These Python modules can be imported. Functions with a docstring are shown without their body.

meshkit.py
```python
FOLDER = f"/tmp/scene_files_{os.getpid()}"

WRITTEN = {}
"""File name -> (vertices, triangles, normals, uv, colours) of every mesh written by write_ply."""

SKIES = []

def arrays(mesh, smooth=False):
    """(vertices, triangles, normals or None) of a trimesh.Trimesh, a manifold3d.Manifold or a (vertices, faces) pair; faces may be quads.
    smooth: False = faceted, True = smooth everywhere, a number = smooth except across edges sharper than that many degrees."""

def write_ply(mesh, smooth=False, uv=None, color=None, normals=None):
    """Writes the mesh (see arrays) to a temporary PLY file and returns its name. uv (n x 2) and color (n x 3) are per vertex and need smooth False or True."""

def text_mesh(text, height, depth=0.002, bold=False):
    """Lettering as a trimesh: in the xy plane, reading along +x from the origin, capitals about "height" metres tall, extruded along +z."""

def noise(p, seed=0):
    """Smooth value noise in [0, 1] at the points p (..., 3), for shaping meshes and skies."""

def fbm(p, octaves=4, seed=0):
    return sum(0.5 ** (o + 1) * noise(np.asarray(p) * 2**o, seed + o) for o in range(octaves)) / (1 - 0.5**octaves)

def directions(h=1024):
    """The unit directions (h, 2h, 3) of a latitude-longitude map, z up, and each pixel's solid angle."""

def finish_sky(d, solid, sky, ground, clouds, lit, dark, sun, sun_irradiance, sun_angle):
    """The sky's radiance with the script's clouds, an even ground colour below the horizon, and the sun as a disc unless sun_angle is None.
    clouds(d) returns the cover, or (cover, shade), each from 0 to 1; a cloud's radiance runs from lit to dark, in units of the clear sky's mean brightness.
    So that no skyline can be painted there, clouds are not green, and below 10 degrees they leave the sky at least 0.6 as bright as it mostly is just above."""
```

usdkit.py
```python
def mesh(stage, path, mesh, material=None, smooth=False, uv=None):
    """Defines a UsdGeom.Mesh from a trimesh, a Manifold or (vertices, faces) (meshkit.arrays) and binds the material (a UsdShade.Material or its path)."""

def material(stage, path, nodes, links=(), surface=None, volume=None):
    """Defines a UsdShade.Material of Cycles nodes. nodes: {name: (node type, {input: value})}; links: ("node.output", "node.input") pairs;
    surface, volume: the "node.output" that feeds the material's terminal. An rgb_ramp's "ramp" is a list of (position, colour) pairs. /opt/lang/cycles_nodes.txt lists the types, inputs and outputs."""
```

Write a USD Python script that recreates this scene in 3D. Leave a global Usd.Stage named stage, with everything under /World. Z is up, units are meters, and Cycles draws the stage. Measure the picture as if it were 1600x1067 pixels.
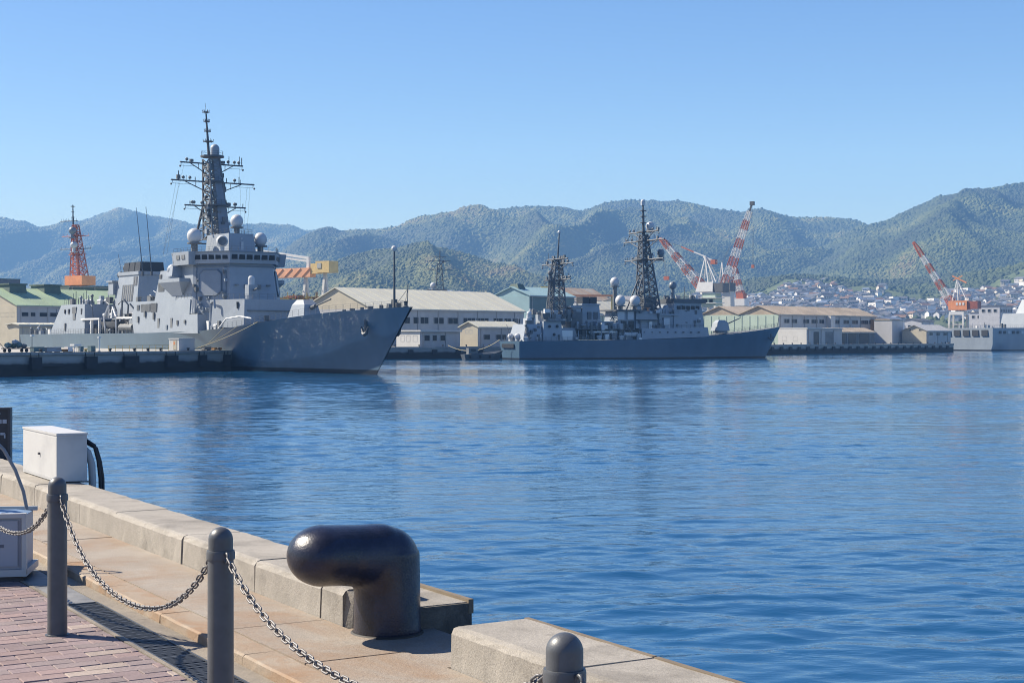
import math, random
import numpy as np
import usdkit, meshkit
from pxr import Usd, UsdGeom, UsdLux, UsdShade, Gf, Sdf, Vt

stage = Usd.Stage.CreateInMemory()
UsdGeom.Xform.Define(stage, '/World')
UsdGeom.Scope.Define(stage, '/World/Looks')
PI = math.pi
# ------------------------------------------------------------------ camera, sky, sun, exposure
EYE_Z, FOCAL = 6.4, 2400.0            # eye height above the water; focal length in photograph pixels (1600 wide)
cam = UsdGeom.Camera.Define(stage, '/World/camera')
cam.CreateHorizontalApertureAttr(36.0)
cam.CreateVerticalApertureAttr(24.0)
cam.CreateFocalLengthAttr(36.0 * FOCAL / 1600)
cam.CreateVerticalApertureOffsetAttr(-36.0 * 8.5 / 1600)
cam.CreateClippingRangeAttr(Gf.Vec2f(0.1, 40000))
cam.CreateExposureAttr(EXPO := 1.14)
cam.AddTranslateOp().Set(Gf.Vec3d(0, 0, EYE_Z))
cam.AddRotateXOp().Set(90.0)

SUN_AZ, SUN_EL = math.atan2(-0.95, 0.31), math.radians(41)
mat_ = usdkit.material
sky = UsdLux.DomeLight.Define(stage, '/World/sky')
sky.GetPrim().SetCustomDataByKey('kind', 'structure')
skym = mat_(stage, '/World/Looks/sky_air', {
    's': ('sky_texture', {'sky_type': 'single_scattering', 'sun_disc': False, 'sun_elevation': SUN_EL, 'sun_rotation': SUN_AZ,
                          'altitude': 100.0, 'air_density': 1.0, 'aerosol_density': 0.5, 'ozone_density': 6.0}),
    'h': ('hsv', {'saturation': 1.18, 'hue': .516}),
    'b': ('background_shader', {'strength': 0.061})}, [('s.color', 'h.color'), ('h.color', 'b.color')], surface='b.background')
UsdShade.MaterialBindingAPI.Apply(sky.GetPrim()).Bind(skym)
sun = UsdLux.DistantLight.Define(stage, '/World/sun')
sun.CreateNormalizeAttr(True)
sun.CreateIntensityAttr(1.25)
sun.CreateAngleAttr(0.5)
sun.CreateColorAttr(Gf.Vec3f(1.0, 0.95, 0.87))
sun.AddRotateZOp().Set(math.degrees(-SUN_AZ))
sun.AddRotateXOp().Set(-(90.0 - math.degrees(SUN_EL)))

# ------------------------------------------------------------------ helpers
used = {}
def fresh(parent, name):
    k = (str(parent), name)
    n = used.get(k, 0); used[k] = n + 1
    return f'{parent}/{name}' + (f'_{n:03d}' if n else '')
def tag(p, label=None, cat=None, group=None, kind=None):
    p = p.GetPrim() if hasattr(p, 'GetPrim') else p
    for k, v in (('label', label), ('category', cat), ('group', group), ('kind', kind)):
        if v: p.SetCustomDataByKey(k, v)
    return p
def path_of(p): return '/World' if p is None else str(p.GetPrim().GetPath())
def thing(name, label, cat, loc=(0, 0, 0), rz=0, group=None, parent=None):
    x = UsdGeom.Xform.Define(stage, fresh(path_of(parent), name))
    x.AddTranslateOp().Set(Gf.Vec3d(*map(float, loc)))
    if rz: x.AddRotateZOp().Set(math.degrees(rz))
    return tag(x, label, cat, group)
def nrm(a): a = np.asarray(a, float); return a / (np.linalg.norm(a) + 1e-12)

class MB:
    "collects simple solids; build() makes them one mesh"
    def __init__(s): s.v, s.f, s.n = [], [], 0
    def add(s, v, f):
        v = np.asarray(v, float); f = np.asarray(f, int)
        if f.shape[1] == 4: f = np.vstack([f[:, [0, 1, 2]], f[:, [0, 2, 3]]])
        s.v.append(v); s.f.append(f + s.n); s.n += len(v); return s
    def box(s, x0, x1, y0, y1, z0, z1):
        p = [(x0, y0), (x1, y0), (x1, y1), (x0, y1)]
        return s.frus(p, z0, p, z1)
    def frus(s, bot, z0, top, z1):
        "prism between two counter-clockwise outlines; z may be a list"
        b = np.column_stack([np.asarray(bot, float), np.broadcast_to(z0, len(bot))]); t = np.column_stack([np.asarray(top, float), np.broadcast_to(z1, len(top))])
        n = len(b); f = []
        for i in range(n):
            j = (i + 1) % n; f += [(i, j, n + j), (i, n + j, n + i)]
        for i in range(1, n - 1): f += [(0, i + 1, i), (n, n + i, n + i + 1)]
        return s.add(np.vstack([b, t]), f)
    def hexa(s, p):
        "eight corners: bottom 4 counter-clockwise, top 4"
        return s.add(p, [(0, 3, 2, 1), (4, 5, 6, 7), (0, 1, 5, 4), (1, 2, 6, 5), (2, 3, 7, 6), (3, 0, 4, 7)])
    def tube(s, pts, r, n=6, cap=True):
        p = np.asarray(pts, float); m = len(p); r = np.broadcast_to(r, (m,))
        t = np.gradient(p, axis=0); t /= np.linalg.norm(t, axis=1, keepdims=True) + 1e-12
        a = np.zeros_like(p); ref = np.array([0, 0, 1.]) if abs(t[0][2]) < .9 else np.array([1., 0, 0])
        for i in range(m):
            ref = ref - t[i] * (ref @ t[i]); ref /= np.linalg.norm(ref) + 1e-12; a[i] = ref
        b = np.cross(t, a); an = np.arange(n) * 2 * PI / n + PI / n
        v = (p[:, None] + r[:, None, None] * (np.cos(an)[None, :, None] * a[:, None] + np.sin(an)[None, :, None] * b[:, None])).reshape(-1, 3)
        f = [(i * n + j, i * n + (j + 1) % n, (i + 1) * n + (j + 1) % n, (i + 1) * n + j) for i in range(m - 1) for j in range(n)]
        s.add(v, f)
        if cap:
            s.add(v[:n], [(0, k + 1, k) for k in range(1, n - 1)]); s.add(v[-n:], [(0, k, k + 1) for k in range(1, n - 1)])
        return s
    def bar(s, a, b, w, h=None):
        "square bar from a to b"
        h = h or w; return s.tube([a, b], math.sqrt(w * w + h * h) / 2, 4)
    def lathe(s, prof, c=(0, 0, 0), n=20):
        pr = np.asarray(prof, float); m = len(pr); an = np.arange(n) * 2 * PI / n
        v = np.stack([pr[:, 0][:, None] * np.cos(an), pr[:, 0][:, None] * np.sin(an), np.repeat(pr[:, 1][:, None], n, 1)], -1).reshape(-1, 3) + np.asarray(c, float)
        f = [(i * n + j, i * n + (j + 1) % n, (i + 1) * n + (j + 1) % n, (i + 1) * n + j) for i in range(m - 1) for j in range(n)]
        return s.add(v, f)
    def ball(s, c, r, n=16, sz=1.0, lo=-PI / 2):
        t = np.linspace(lo, PI / 2, n // 2 + 1)
        return s.lathe(np.column_stack([r * np.cos(t) + 1e-5, r * sz * np.sin(t)]), c, n)
    def cyl(s, c, r, h, n=14, r2=None):
        r2 = r if r2 is None else r2
        return s.lathe([(1e-5, 0), (r, 0), (r2, h), (1e-5, h)], c, n)
    def wall_hole(s): return s
    def mesh(s): return np.vstack(s.v), np.vstack(s.f)
    def build(s, name, m, parent=None, smooth=False, label=None, kind=None):
        o = usdkit.mesh(stage, fresh(path_of(parent), name), s.mesh(), m, smooth)
        return tag(o, label, kind=kind)

def lattice(mb, p0, p1, w0, w1, n, r, rb=None, ax=None):
    "four-chord lattice boom from p0 to p1, half widths w0 to w1, n bays"
    p0, p1 = np.asarray(p0, float), np.asarray(p1, float); d = nrm(p1 - p0)
    a = nrm(np.cross(d, ax if ax is not None else ([0, 1, 0] if abs(d[1]) < .8 else [1, 0, 0]))); b = np.cross(d, a); rb = rb or r * .6
    cs = [(1, 1), (-1, 1), (-1, -1), (1, -1)]
    P = lambda i, c: p0 + (p1 - p0) * i / n + (w0 + (w1 - w0) * i / n) * (a * cs[c][0] + b * cs[c][1])
    for c in range(4): mb.tube([P(0, c), P(n, c)], r, 5)
    for i in range(n):
        for c in range(4):
            e = (c + 1) % 4
            mb.tube([P(i, c), P(i + 1, e)], rb, 4, False); mb.tube([P(i + 1, c), P(i, e)], rb, 4, False)
            mb.tube([P(i + 1, c), P(i + 1, e)], rb, 4, False)
    return mb

def M(name, c, rough=.6, var=.15, sc=1.0, bump=0, bsc=30, metal=0, c2=None, lo=.3, hi=.7, det=4, ior=1.5, extra=None, stretch=(1, 1, 1)):
    "a material whose colour wanders between two tones by noise in space"
    c = .8 * np.array(c, float); c2 = None if c2 is None else .8 * np.array(c2, float); a = c * (1 - var); b = c * (1 + var) if c2 is None else np.array(c2, float)
    nodes = {'g': ('geometry', {}), 'm': ('mapping', {'scale': stretch}), 'n': ('noise_texture', {'scale': float(sc), 'detail': float(det), 'roughness': .6}),
             'r': ('rgb_ramp', {'ramp': [(lo, a), (hi, b)]}), 'p': ('principled_bsdf', {'roughness': float(rough), 'metallic': float(metal), 'ior': float(ior)})}
    links = [('g.position', 'm.vector'), ('m.vector', 'n.vector'), ('n.fac', 'r.fac'), ('r.color', 'p.base_color')]
    if bump:
        nodes['n2'] = ('noise_texture', {'scale': float(bsc), 'detail': 5.0, 'roughness': .65})
        nodes['b'] = ('bump', {'strength': 1.0, 'distance': float(bump)})
        links += [('g.position', 'n2.vector'), ('n2.fac', 'b.height'), ('b.normal', 'p.normal')]
    return mat_(stage, f'/World/Looks/{name}', nodes, links, surface='p.BSDF')

NAVY = mat_(stage, '/World/Looks/navy_grey_paint', {'g': ('geometry', {}), 'n': ('noise_texture', {'scale': .35, 'detail': 5.0, 'roughness': .6}), 'r': ('rgb_ramp', {'ramp': [(.3, (.205, .234, .268)), (.7, (.24, .271, .306))]}),
    'm': ('mapping', {'scale': (1.7, 1.7, .12)}), 'n2': ('noise_texture', {'scale': 1.0, 'detail': 4.0, 'roughness': .7}), 'mr': ('map_range', {'from_min': .58, 'from_max': .78, 'to_max': .28, 'clamp': True}), 'mx': ('mix_color', {'b': (.12, .115, .11)}),
    'n3': ('noise_texture', {'scale': .8, 'detail': 3.0}), 'b': ('bump', {'strength': .5, 'distance': .04}), 'p': ('principled_bsdf', {'roughness': .5})},
    [('g.position', 'n.vector'), ('n.fac', 'r.fac'), ('g.position', 'm.vector'), ('m.vector', 'n2.vector'), ('n2.fac', 'mr.value'), ('r.color', 'mx.a'), ('mr.result', 'mx.fac'), ('mx.result', 'p.base_color'), ('g.position', 'n3.vector'), ('n3.fac', 'b.height'), ('b.normal', 'p.normal')], surface='p.BSDF')
HULL = M('hull_paint', (.17, .20, .235), .42, .08, .25, stretch=(1, 1, .25))
DARKM = M('dark_mast_paint', (.075, .085, .095), .55, .15, .8)
BLACK = M('black_paint', (.018, .019, .021), .5, .2, 1)
DOME = M('radome_white', (.50, .52, .54), .45, .04, 1)
DECK = M('deck_paint', (.16, .17, .175), .8, .15, .5)
WHITE = M('white_paint', (.72, .72, .70), .5, .06, 1)
GLASS = M('dark_window', (.012, .015, .02), .35, .3, .5, ior=1.3)
LOUV = M('louvre_grey', (.11, .12, .13), .7, .15, 2)
CLUT = M('weathered_grey', (.14, .15, .155), .6, .3, .7)
RED = M('red_band_paint', (.46, .13, .075), .6, .15, .5)
ORANGE = M('orange_paint', (.80, .31, .13), .5, .12, .4)
YELLOW = M('yellow_paint', (.52, .38, .11), .5, .12, .4)
ROPE = M('rope', (.45, .38, .24), .9, .2, 3)
RUST = M('rusty_steel', (.30, .13, .035), .85, .4, .4, c2=(.42, .24, .07))
GREYC = M('concrete', (.30, .29, .27), .85, .25, .35, bump=.02, bsc=6)
RUBBER = M('rubber', (.02, .02, .022), .8, .3, 2)

# ------------------------------------------------------------------ places
def at(px, d, z=0.0):                   # point on the sight line through a photograph column, d metres out, at height z
    return np.array([(px - 800) / FOCAL * d, d, z])
def hz(py, d): return EYE_Z + (525 - py) / FOCAL * d
LAND = 3.3
WD, ED = np.array([.637, .771]), np.array([-.771, .637])     # the harbour's grid: along the sheds, and across them
WROT = math.atan2(WD[1], WD[0])

# ------------------------------------------------------------------ water
def water():
    nodes = {'g': ('geometry', {}),
             'm1': ('mapping', {'scale': (.16, .42, 1)}), 'n1': ('noise_texture', {'scale': 1.0, 'detail': 2.0, 'roughness': .5, 'distortion': .4}),
             'm2': ('mapping', {'scale': (.7, 1.5, 1), 'rotation': (0, 0, .25)}), 'n2': ('noise_texture', {'scale': 1.0, 'detail': 3.0, 'roughness': .55, 'distortion': .6}),
             'm3': ('mapping', {'scale': (3.2, 5.0, 1), 'rotation': (0, 0, -.3)}), 'n3': ('noise_texture', {'scale': 1.0, 'detail': 2.0, 'roughness': .5}),
             'm4': ('mapping', {'scale': (.006, .02, 1)}), 'n4': ('noise_texture', {'scale': 1.0, 'detail': 3.0}),
             'mr': ('map_range', {'from_min': .35, 'from_max': .65, 'to_min': .3, 'to_max': 1.25}),
             'a1': ('math', {'math_type': 'multiply', 'value2': .05}), 'a2': ('math', {'math_type': 'multiply', 'value2': .045}),
             'a3': ('math', {'math_type': 'multiply', 'value2': .006}), 's1': ('math', {'math_type': 'add'}), 's2': ('math', {'math_type': 'add'}),
             'ms': ('math', {'math_type': 'multiply'}),
             'b': ('bump', {'strength': 1.0, 'distance': 1.0}),
             'p': ('principled_bsdf', {'base_color': (.007, .056, .135), 'roughness': .04, 'ior': 1.333})}
    L = [('g.position', 'm1.vector'), ('g.position', 'm2.vector'), ('g.position', 'm3.vector'), ('g.position', 'm4.vector'), ('m1.vector', 'n1.vector'), ('m2.vector', 'n2.vector'), ('m3.vector', 'n3.vector'), ('m4.vector', 'n4.vector'),
         ('n1.fac', 'a1.value1'), ('n2.fac', 'a2.value1'), ('n3.fac', 'a3.value1'), ('a1.value', 's1.value1'), ('a2.value', 's1.value2'), ('s1.value', 's2.value1'), ('a3.value', 's2.value2'),
         ('n4.fac', 'mr.value'), ('s2.value', 'ms.value1'), ('mr.result', 'ms.value2'), ('ms.value', 'b.height'), ('b.normal', 'p.normal')]
    m = mat_(stage, '/World/Looks/sea_water', nodes, L, surface='p.BSDF')
    # the harbour's waves are real relief: many small wave trains, rougher and calmer patches
    r = [22.0]
    while r[-1] < 660: r.append(r[-1] + .11 + .0010 * r[-1])
    r = np.array(r); tt = np.linspace(-.42, .42, 560)
    R_, T_ = np.meshgrid(r, tt, indexing='ij'); X = (R_ * T_).astype(np.float32); Y = R_.astype(np.float32); Zw = np.zeros_like(X)
    q = np.stack([X / 48., Y / 20., np.zeros_like(X)], -1); patch = (np.clip((meshkit.fbm(q, 3, 4) - .33) / .34, 0, 1) * 1.05 + .35).astype(np.float32)
    g = np.random.default_rng(12); n = 84; step = (.11 + .0010 * R_).astype(np.float32)
    for k in range(n):
        lam = 0.6 * (5.6 / .6) ** (k / (n - 1)) * g.uniform(.93, 1.07); th = g.normal(.12, .5) + (PI if g.random() < .12 else 0)
        kx, ky = 2 * PI / lam * math.sin(th), -2 * PI / lam * math.cos(th); amp = SLOPE * math.sqrt(2. / n) * lam / (2 * PI) * (1.0 if lam < 2.2 else .75)
        fade = np.clip((lam / np.maximum(step, 1e-3) - 2.6) / 2.5, 0, 1)
        ph = kx * X + ky * Y + g.uniform(0, 2 * PI); c = np.cos(ph)
        Zw += amp * fade * (c + .22 * np.cos(2 * ph))
    edge = smooth((R_ - 22) / 4) * smooth((660 - R_) / 60) * smooth((.42 - np.abs(T_)) / .02)
    Zw = Zw * patch * edge
    ni, nj = X.shape; ii, jj = np.meshgrid(np.arange(ni - 1), np.arange(nj - 1), indexing='ij'); q0 = (ii * nj + jj).ravel()
    F = np.column_stack([q0, q0 + 1, q0 + nj + 1, q0 + nj]); V = np.stack([X, Y, Zw], -1).reshape(-1, 3)
    # still sheet around it, sharing its border
    rn, tn = r, tt; o = len(V); ex = []
    a, b = .42 * 22, .42 * 660
    ex = [(-9000, -900, 0), (9000, -900, 0), (9000, 22, 0), (a, 22, 0), (-a, 22, 0), (-9000, 22, 0), (9000, 660, 0), (b, 660, 0), (-b, 660, 0), (-9000, 660, 0), (9000, 1100, 0), (-9000, 1100, 0)]
    T3 = [(0, 1, 2), (0, 2, 3), (0, 3, 4), (0, 4, 5), (3, 2, 6), (3, 6, 7), (5, 4, 8), (5, 8, 9), (9, 8, 7), (9, 7, 6), (9, 6, 10), (9, 10, 11)]
    F3 = np.vstack([F[:, [0, 1, 2]], F[:, [0, 2, 3]], np.array(T3) + o]); V = np.vstack([V, np.array(ex, float)])
    tag(usdkit.mesh(stage, '/World/water', (V, F3), m, True), kind='structure')
SLOPE = .056
def smooth(x): x = np.clip(x, 0, 1); return x * x * (3 - 2 * x)
water()

# ------------------------------------------------------------------ land, quays
def extrude(outline, z0, z1):
    import trimesh, shapely
    p = trimesh.creation.extrude_polygon(shapely.Polygon(outline), z1 - z0, engine='earcut'); p.apply_translation((0, 0, z0)); return np.array(p.vertices), np.array(p.faces)
QUAYM = mat_(stage, '/World/Looks/quay_concrete', {
    'g': ('geometry', {}), 'x': ('separate_xyz', {}), 'n': ('noise_texture', {'scale': .4, 'detail': 5.0}), 'k': ('math', {'math_type': 'multiply_add', 'value2': .8, 'value3': -.4}), 'a': ('math', {'math_type': 'add'}),
    'r': ('rgb_ramp', {'ramp': [(0, (.018, .02, .02)), (.42, (.022, .022, .02)), (.48, (.20, .20, .195)), (.6, (.30, .30, .29)), (1, (.34, .335, .32))]}), 'mr': ('map_range', {'from_min': 0.0, 'from_max': 4.2}),
    'p': ('principled_bsdf', {'roughness': .85})},
    [('g.position', 'x.vector'), ('g.position', 'n.vector'), ('n.fac', 'k.value1'), ('x.z', 'a.value1'), ('k.value', 'a.value2'), ('a.value', 'mr.value'), ('mr.result', 'r.fac'), ('r.color', 'p.base_color')], surface='p.BSDF')
EARTH = M('yard_ground', (.20, .19, .175), .9, .2, .05)
A2, A_, B_, C_ = (-142, 157), (-80, 244), (-51.9, 284.0), (-139, 405)
D_, E_, E2, F_, F2, F3 = (-38, 421), (74, 487), (88, 530), (176.5, 614), (184, 692), (700, 1150)
land_line = [(-1200, 300), C_, D_, E_, E2, F_, F2, F3, (6000, 2600), (6000, 9000), (-6000, 9000), (-6000, 300)]
tag(usdkit.mesh(stage, '/World/ground', extrude(land_line, -2, LAND), QUAYM), kind='structure')
mb = MB(); mb.v, mb.f, mb.n = [], [], 0
v, f = extrude([(-1190, 303), (-139, 408), (-38, 424), (73, 490), (87, 533), (176, 617), (183.6, 695), (699, 1153), (5990, 2604), (5990, 8990), (-5990, 8990), (-5990, 310)], LAND - .3, LAND + .02)
tag(usdkit.mesh(stage, '/World/yard', (v, f), EARTH), kind='structure')

def seg_pts(a, b, step, off=0.0):
    a, b = np.array(a, float), np.array(b, float); d = b - a; L = np.hypot(*d); d /= L
    return [(a + d * s, math.atan2(d[1], d[0])) for s in np.arange(step / 2 + off, L, step)]
def quay_edge(name, label, a, b, step, group):
    "capping beam with rubber fenders along one stretch of quay"
    a, b = np.array(a, float), np.array(b, float); d = b - a; L = float(np.hypot(*d))
    t = thing(name, label, 'quay edge', (a[0], a[1], 0), math.atan2(d[1], d[0]), group)
    MB().box(.3, L - .3, -.25, .9, LAND - .55, LAND + .12).build('capping_beam', GREYC, t)
    for s in np.arange(step / 2, L - 1, step):
        MB().box(s - .75, s + .75, -.62, -.26, 1.35, LAND - .7).build('fender', RUBBER, t)
        MB().lathe([(.28, 0), (.2, .1), (.18, .35), (.3, .45), (.28, .55), (.001, .58)], (s + step * .4, .4, LAND + .12), 8).build('bollard', BLACK, t)
quay_edge('quay_edge', 'concrete quay edge with black fenders behind the middle ship stern', D_, E_, 7.5, None)
quay_edge('quay_edge', 'long concrete quay edge with black fenders below the brown roofed shed', E2, F_, 5.2, None)
quay_edge('quay_edge', 'short quay edge running back beside the stern of the far right ship', F_, F2, 8.0, None)

# ------------------------------------------------------------------ hills
def smooth(x): x = np.clip(x, 0, 1); return x * x * (3 - 2 * x)
RID = [  # ridge distance, foot distance, skyline columns, heights above eye level in photograph pixels
    (7600, 4200, [-1100, -700, -300, -100, 0, 60, 110, 150, 185, 215, 240, 265, 300, 340, 400, 450, 500, 540, 600, 700], [130, 150, 175, 177, 173, 168, 174, 184, 190, 184, 181, 182, 173, 169, 166, 163, 159, 153, 130, 90]),
    (5200, 2600, [330, 380, 440, 500, 560, 590, 620, 680, 740, 800, 840, 875, 910, 940, 975, 1020, 1070, 1120, 1160, 1180, 1220, 1260, 1300, 1350, 1400, 1460, 1600], [60, 90, 125, 153, 164, 165, 168, 178, 190, 199, 201, 197, 193, 205, 211, 208, 202, 193, 184, 187, 183, 179, 175, 171, 163, 145, 100]),
    (4200, 2300, [1150, 1220, 1280, 1340, 1385, 1420, 1470, 1510, 1540, 1570, 1600, 1680, 1800, 2000, 2300, 2700], [50, 95, 133, 168, 178, 195, 217, 219, 227, 234, 238, 255, 263, 225, 185, 150]),
    (2900, 1700, [380, 440, 500, 540, 580, 626, 670, 700, 740, 780, 820, 860, 900, 960, 1020, 1080], [40, 75, 105, 122, 132, 136, 138, 134, 124, 110, 98, 88, 80, 72, 66, 50]),
    (2700, 1150, [1000, 1080, 1140, 1200, 1240, 1280, 1330, 1380, 1420, 1500, 1560, 1600, 1700, 1900, 2300], [52, 66, 74, 84, 90, 92, 88, 86, 88, 96, 102, 108, 118, 110, 90]),
]
def ground_z(px, d, spur=True):
    "terrain height; px = bearing as a photograph column"
    px, d = np.broadcast_arrays(np.asarray(px, float), np.asarray(d, float)); z = np.full(px.shape, LAND - 3.0)
    X = (px - 800) / FOCAL * d
    for i, (D, d0, xs, hs) in enumerate(RID):
        h = EYE_Z + np.interp(px, xs, hs, left=0, right=0) * D / FOCAL
        t = (d - d0) / (D - d0); tc = np.clip(t, 0, 1)
        f = np.where(t <= 1, .35 * tc + .65 * tc ** 1.7, 1 - np.clip((d - D) / (.45 * D), 0, 1) ** 1.5)
        q = np.stack([X / (.075 * D) + .5 * np.sin(d / 400.), d / (.33 * D), np.full_like(d, 3.7 * i)], -1)
        q2 = np.stack([X / (.03 * D), d / (.09 * D), np.full_like(d, 9.1 * i)], -1)
        n = (1 - np.abs(2 * meshkit.fbm(q, 3, i + 5) - 1)) - .62 + .55 * (meshkit.fbm(q2, 3, i + 11) - .5)
        w = np.clip(1.0 - tc ** 3, 0, 1) * np.clip(tc * 4, 0, 1)
        zz = h * (f + (1.45 * n * w * f if spur else 0))
        z = np.maximum(z, np.where(t > 0, zz, -50))
    return z
HPX = np.linspace(-1100, 2700, 760); HD = np.concatenate([np.linspace(1150, 3000, 120), np.linspace(3030, 8600, 150)])
GX, GD = np.meshgrid(HPX, HD, indexing='ij'); GZ = ground_z(GX, GD)
VV = np.stack([(GX - 800) / FOCAL * GD, GD, GZ], -1).reshape(-1, 3)
ni, nj = GX.shape; ii, jj = np.meshgrid(np.arange(ni - 1), np.arange(nj - 1), indexing='ij'); q0 = (ii * nj + jj).ravel()
FF = np.column_stack([q0, q0 + nj, q0 + nj + 1, q0 + 1])
FOREST = mat_(stage, '/World/Looks/forest_floor', {
    'g': ('geometry', {}), 'n': ('noise_texture', {'scale': .012, 'detail': 6.0, 'roughness': .65}), 'r': ('rgb_ramp', {'ramp': [(.3, (.022, .036, .018)), (.55, (.04, .062, .022)), (.75, (.085, .10, .035))]}), 'p': ('principled_bsdf', {'roughness': .9})},
    [('g.position', 'n.vector'), ('n.fac', 'r.fac'), ('r.color', 'p.base_color')], surface='p.BSDF')
tag(usdkit.mesh(stage, '/World/hills', (VV, FF), FOREST, True), kind='structure')

LEAF = mat_(stage, '/World/Looks/tree_leaves', {
    'g': ('geometry', {}), 'n': ('noise_texture', {'scale': .07, 'detail': 3.0}), 'n2': ('noise_texture', {'scale': .0042, 'detail': 4.0}), 'wt': ('math', {'math_type': 'multiply', 'value2': 1.5}), 'ad': ('math', {'math_type': 'multiply_add', 'value2': .5}), 'hf': ('math', {'math_type': 'multiply', 'value2': .5}),
    'r': ('rgb_ramp', {'ramp': [(.38, (.008, .020, .012)), (.48, (.017, .035, .014)), (.55, (.036, .056, .017)), (.61, (.075, .09, .026)), (.68, (.10, .085, .038))]}), 'p': ('principled_bsdf', {'roughness': .85})},
    [('g.position', 'n.vector'), ('g.position', 'n2.vector'), ('n.fac', 'ad.value1'), ('n2.fac', 'wt.value1'), ('wt.value', 'ad.value3'), ('ad.value', 'hf.value1'), ('hf.value', 'r.fac'), ('r.color', 'p.base_color')], surface='p.BSDF')

def crown_mesh(seed):
    import trimesh
    s = trimesh.creation.icosphere(2, 1.0); v = np.array(s.vertices)
    n = meshkit.fbm(v * 2.6 + seed * 7.3, 4, seed); v = v * (.42 + 1.1 * n)[:, None] * np.array([[1, 1, .85], [1.1, .9, .7], [.85, .85, 1.15], [1, 1.15, .9], [.9, .9, 1.1]][seed])
    return v, np.array(s.faces)

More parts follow.
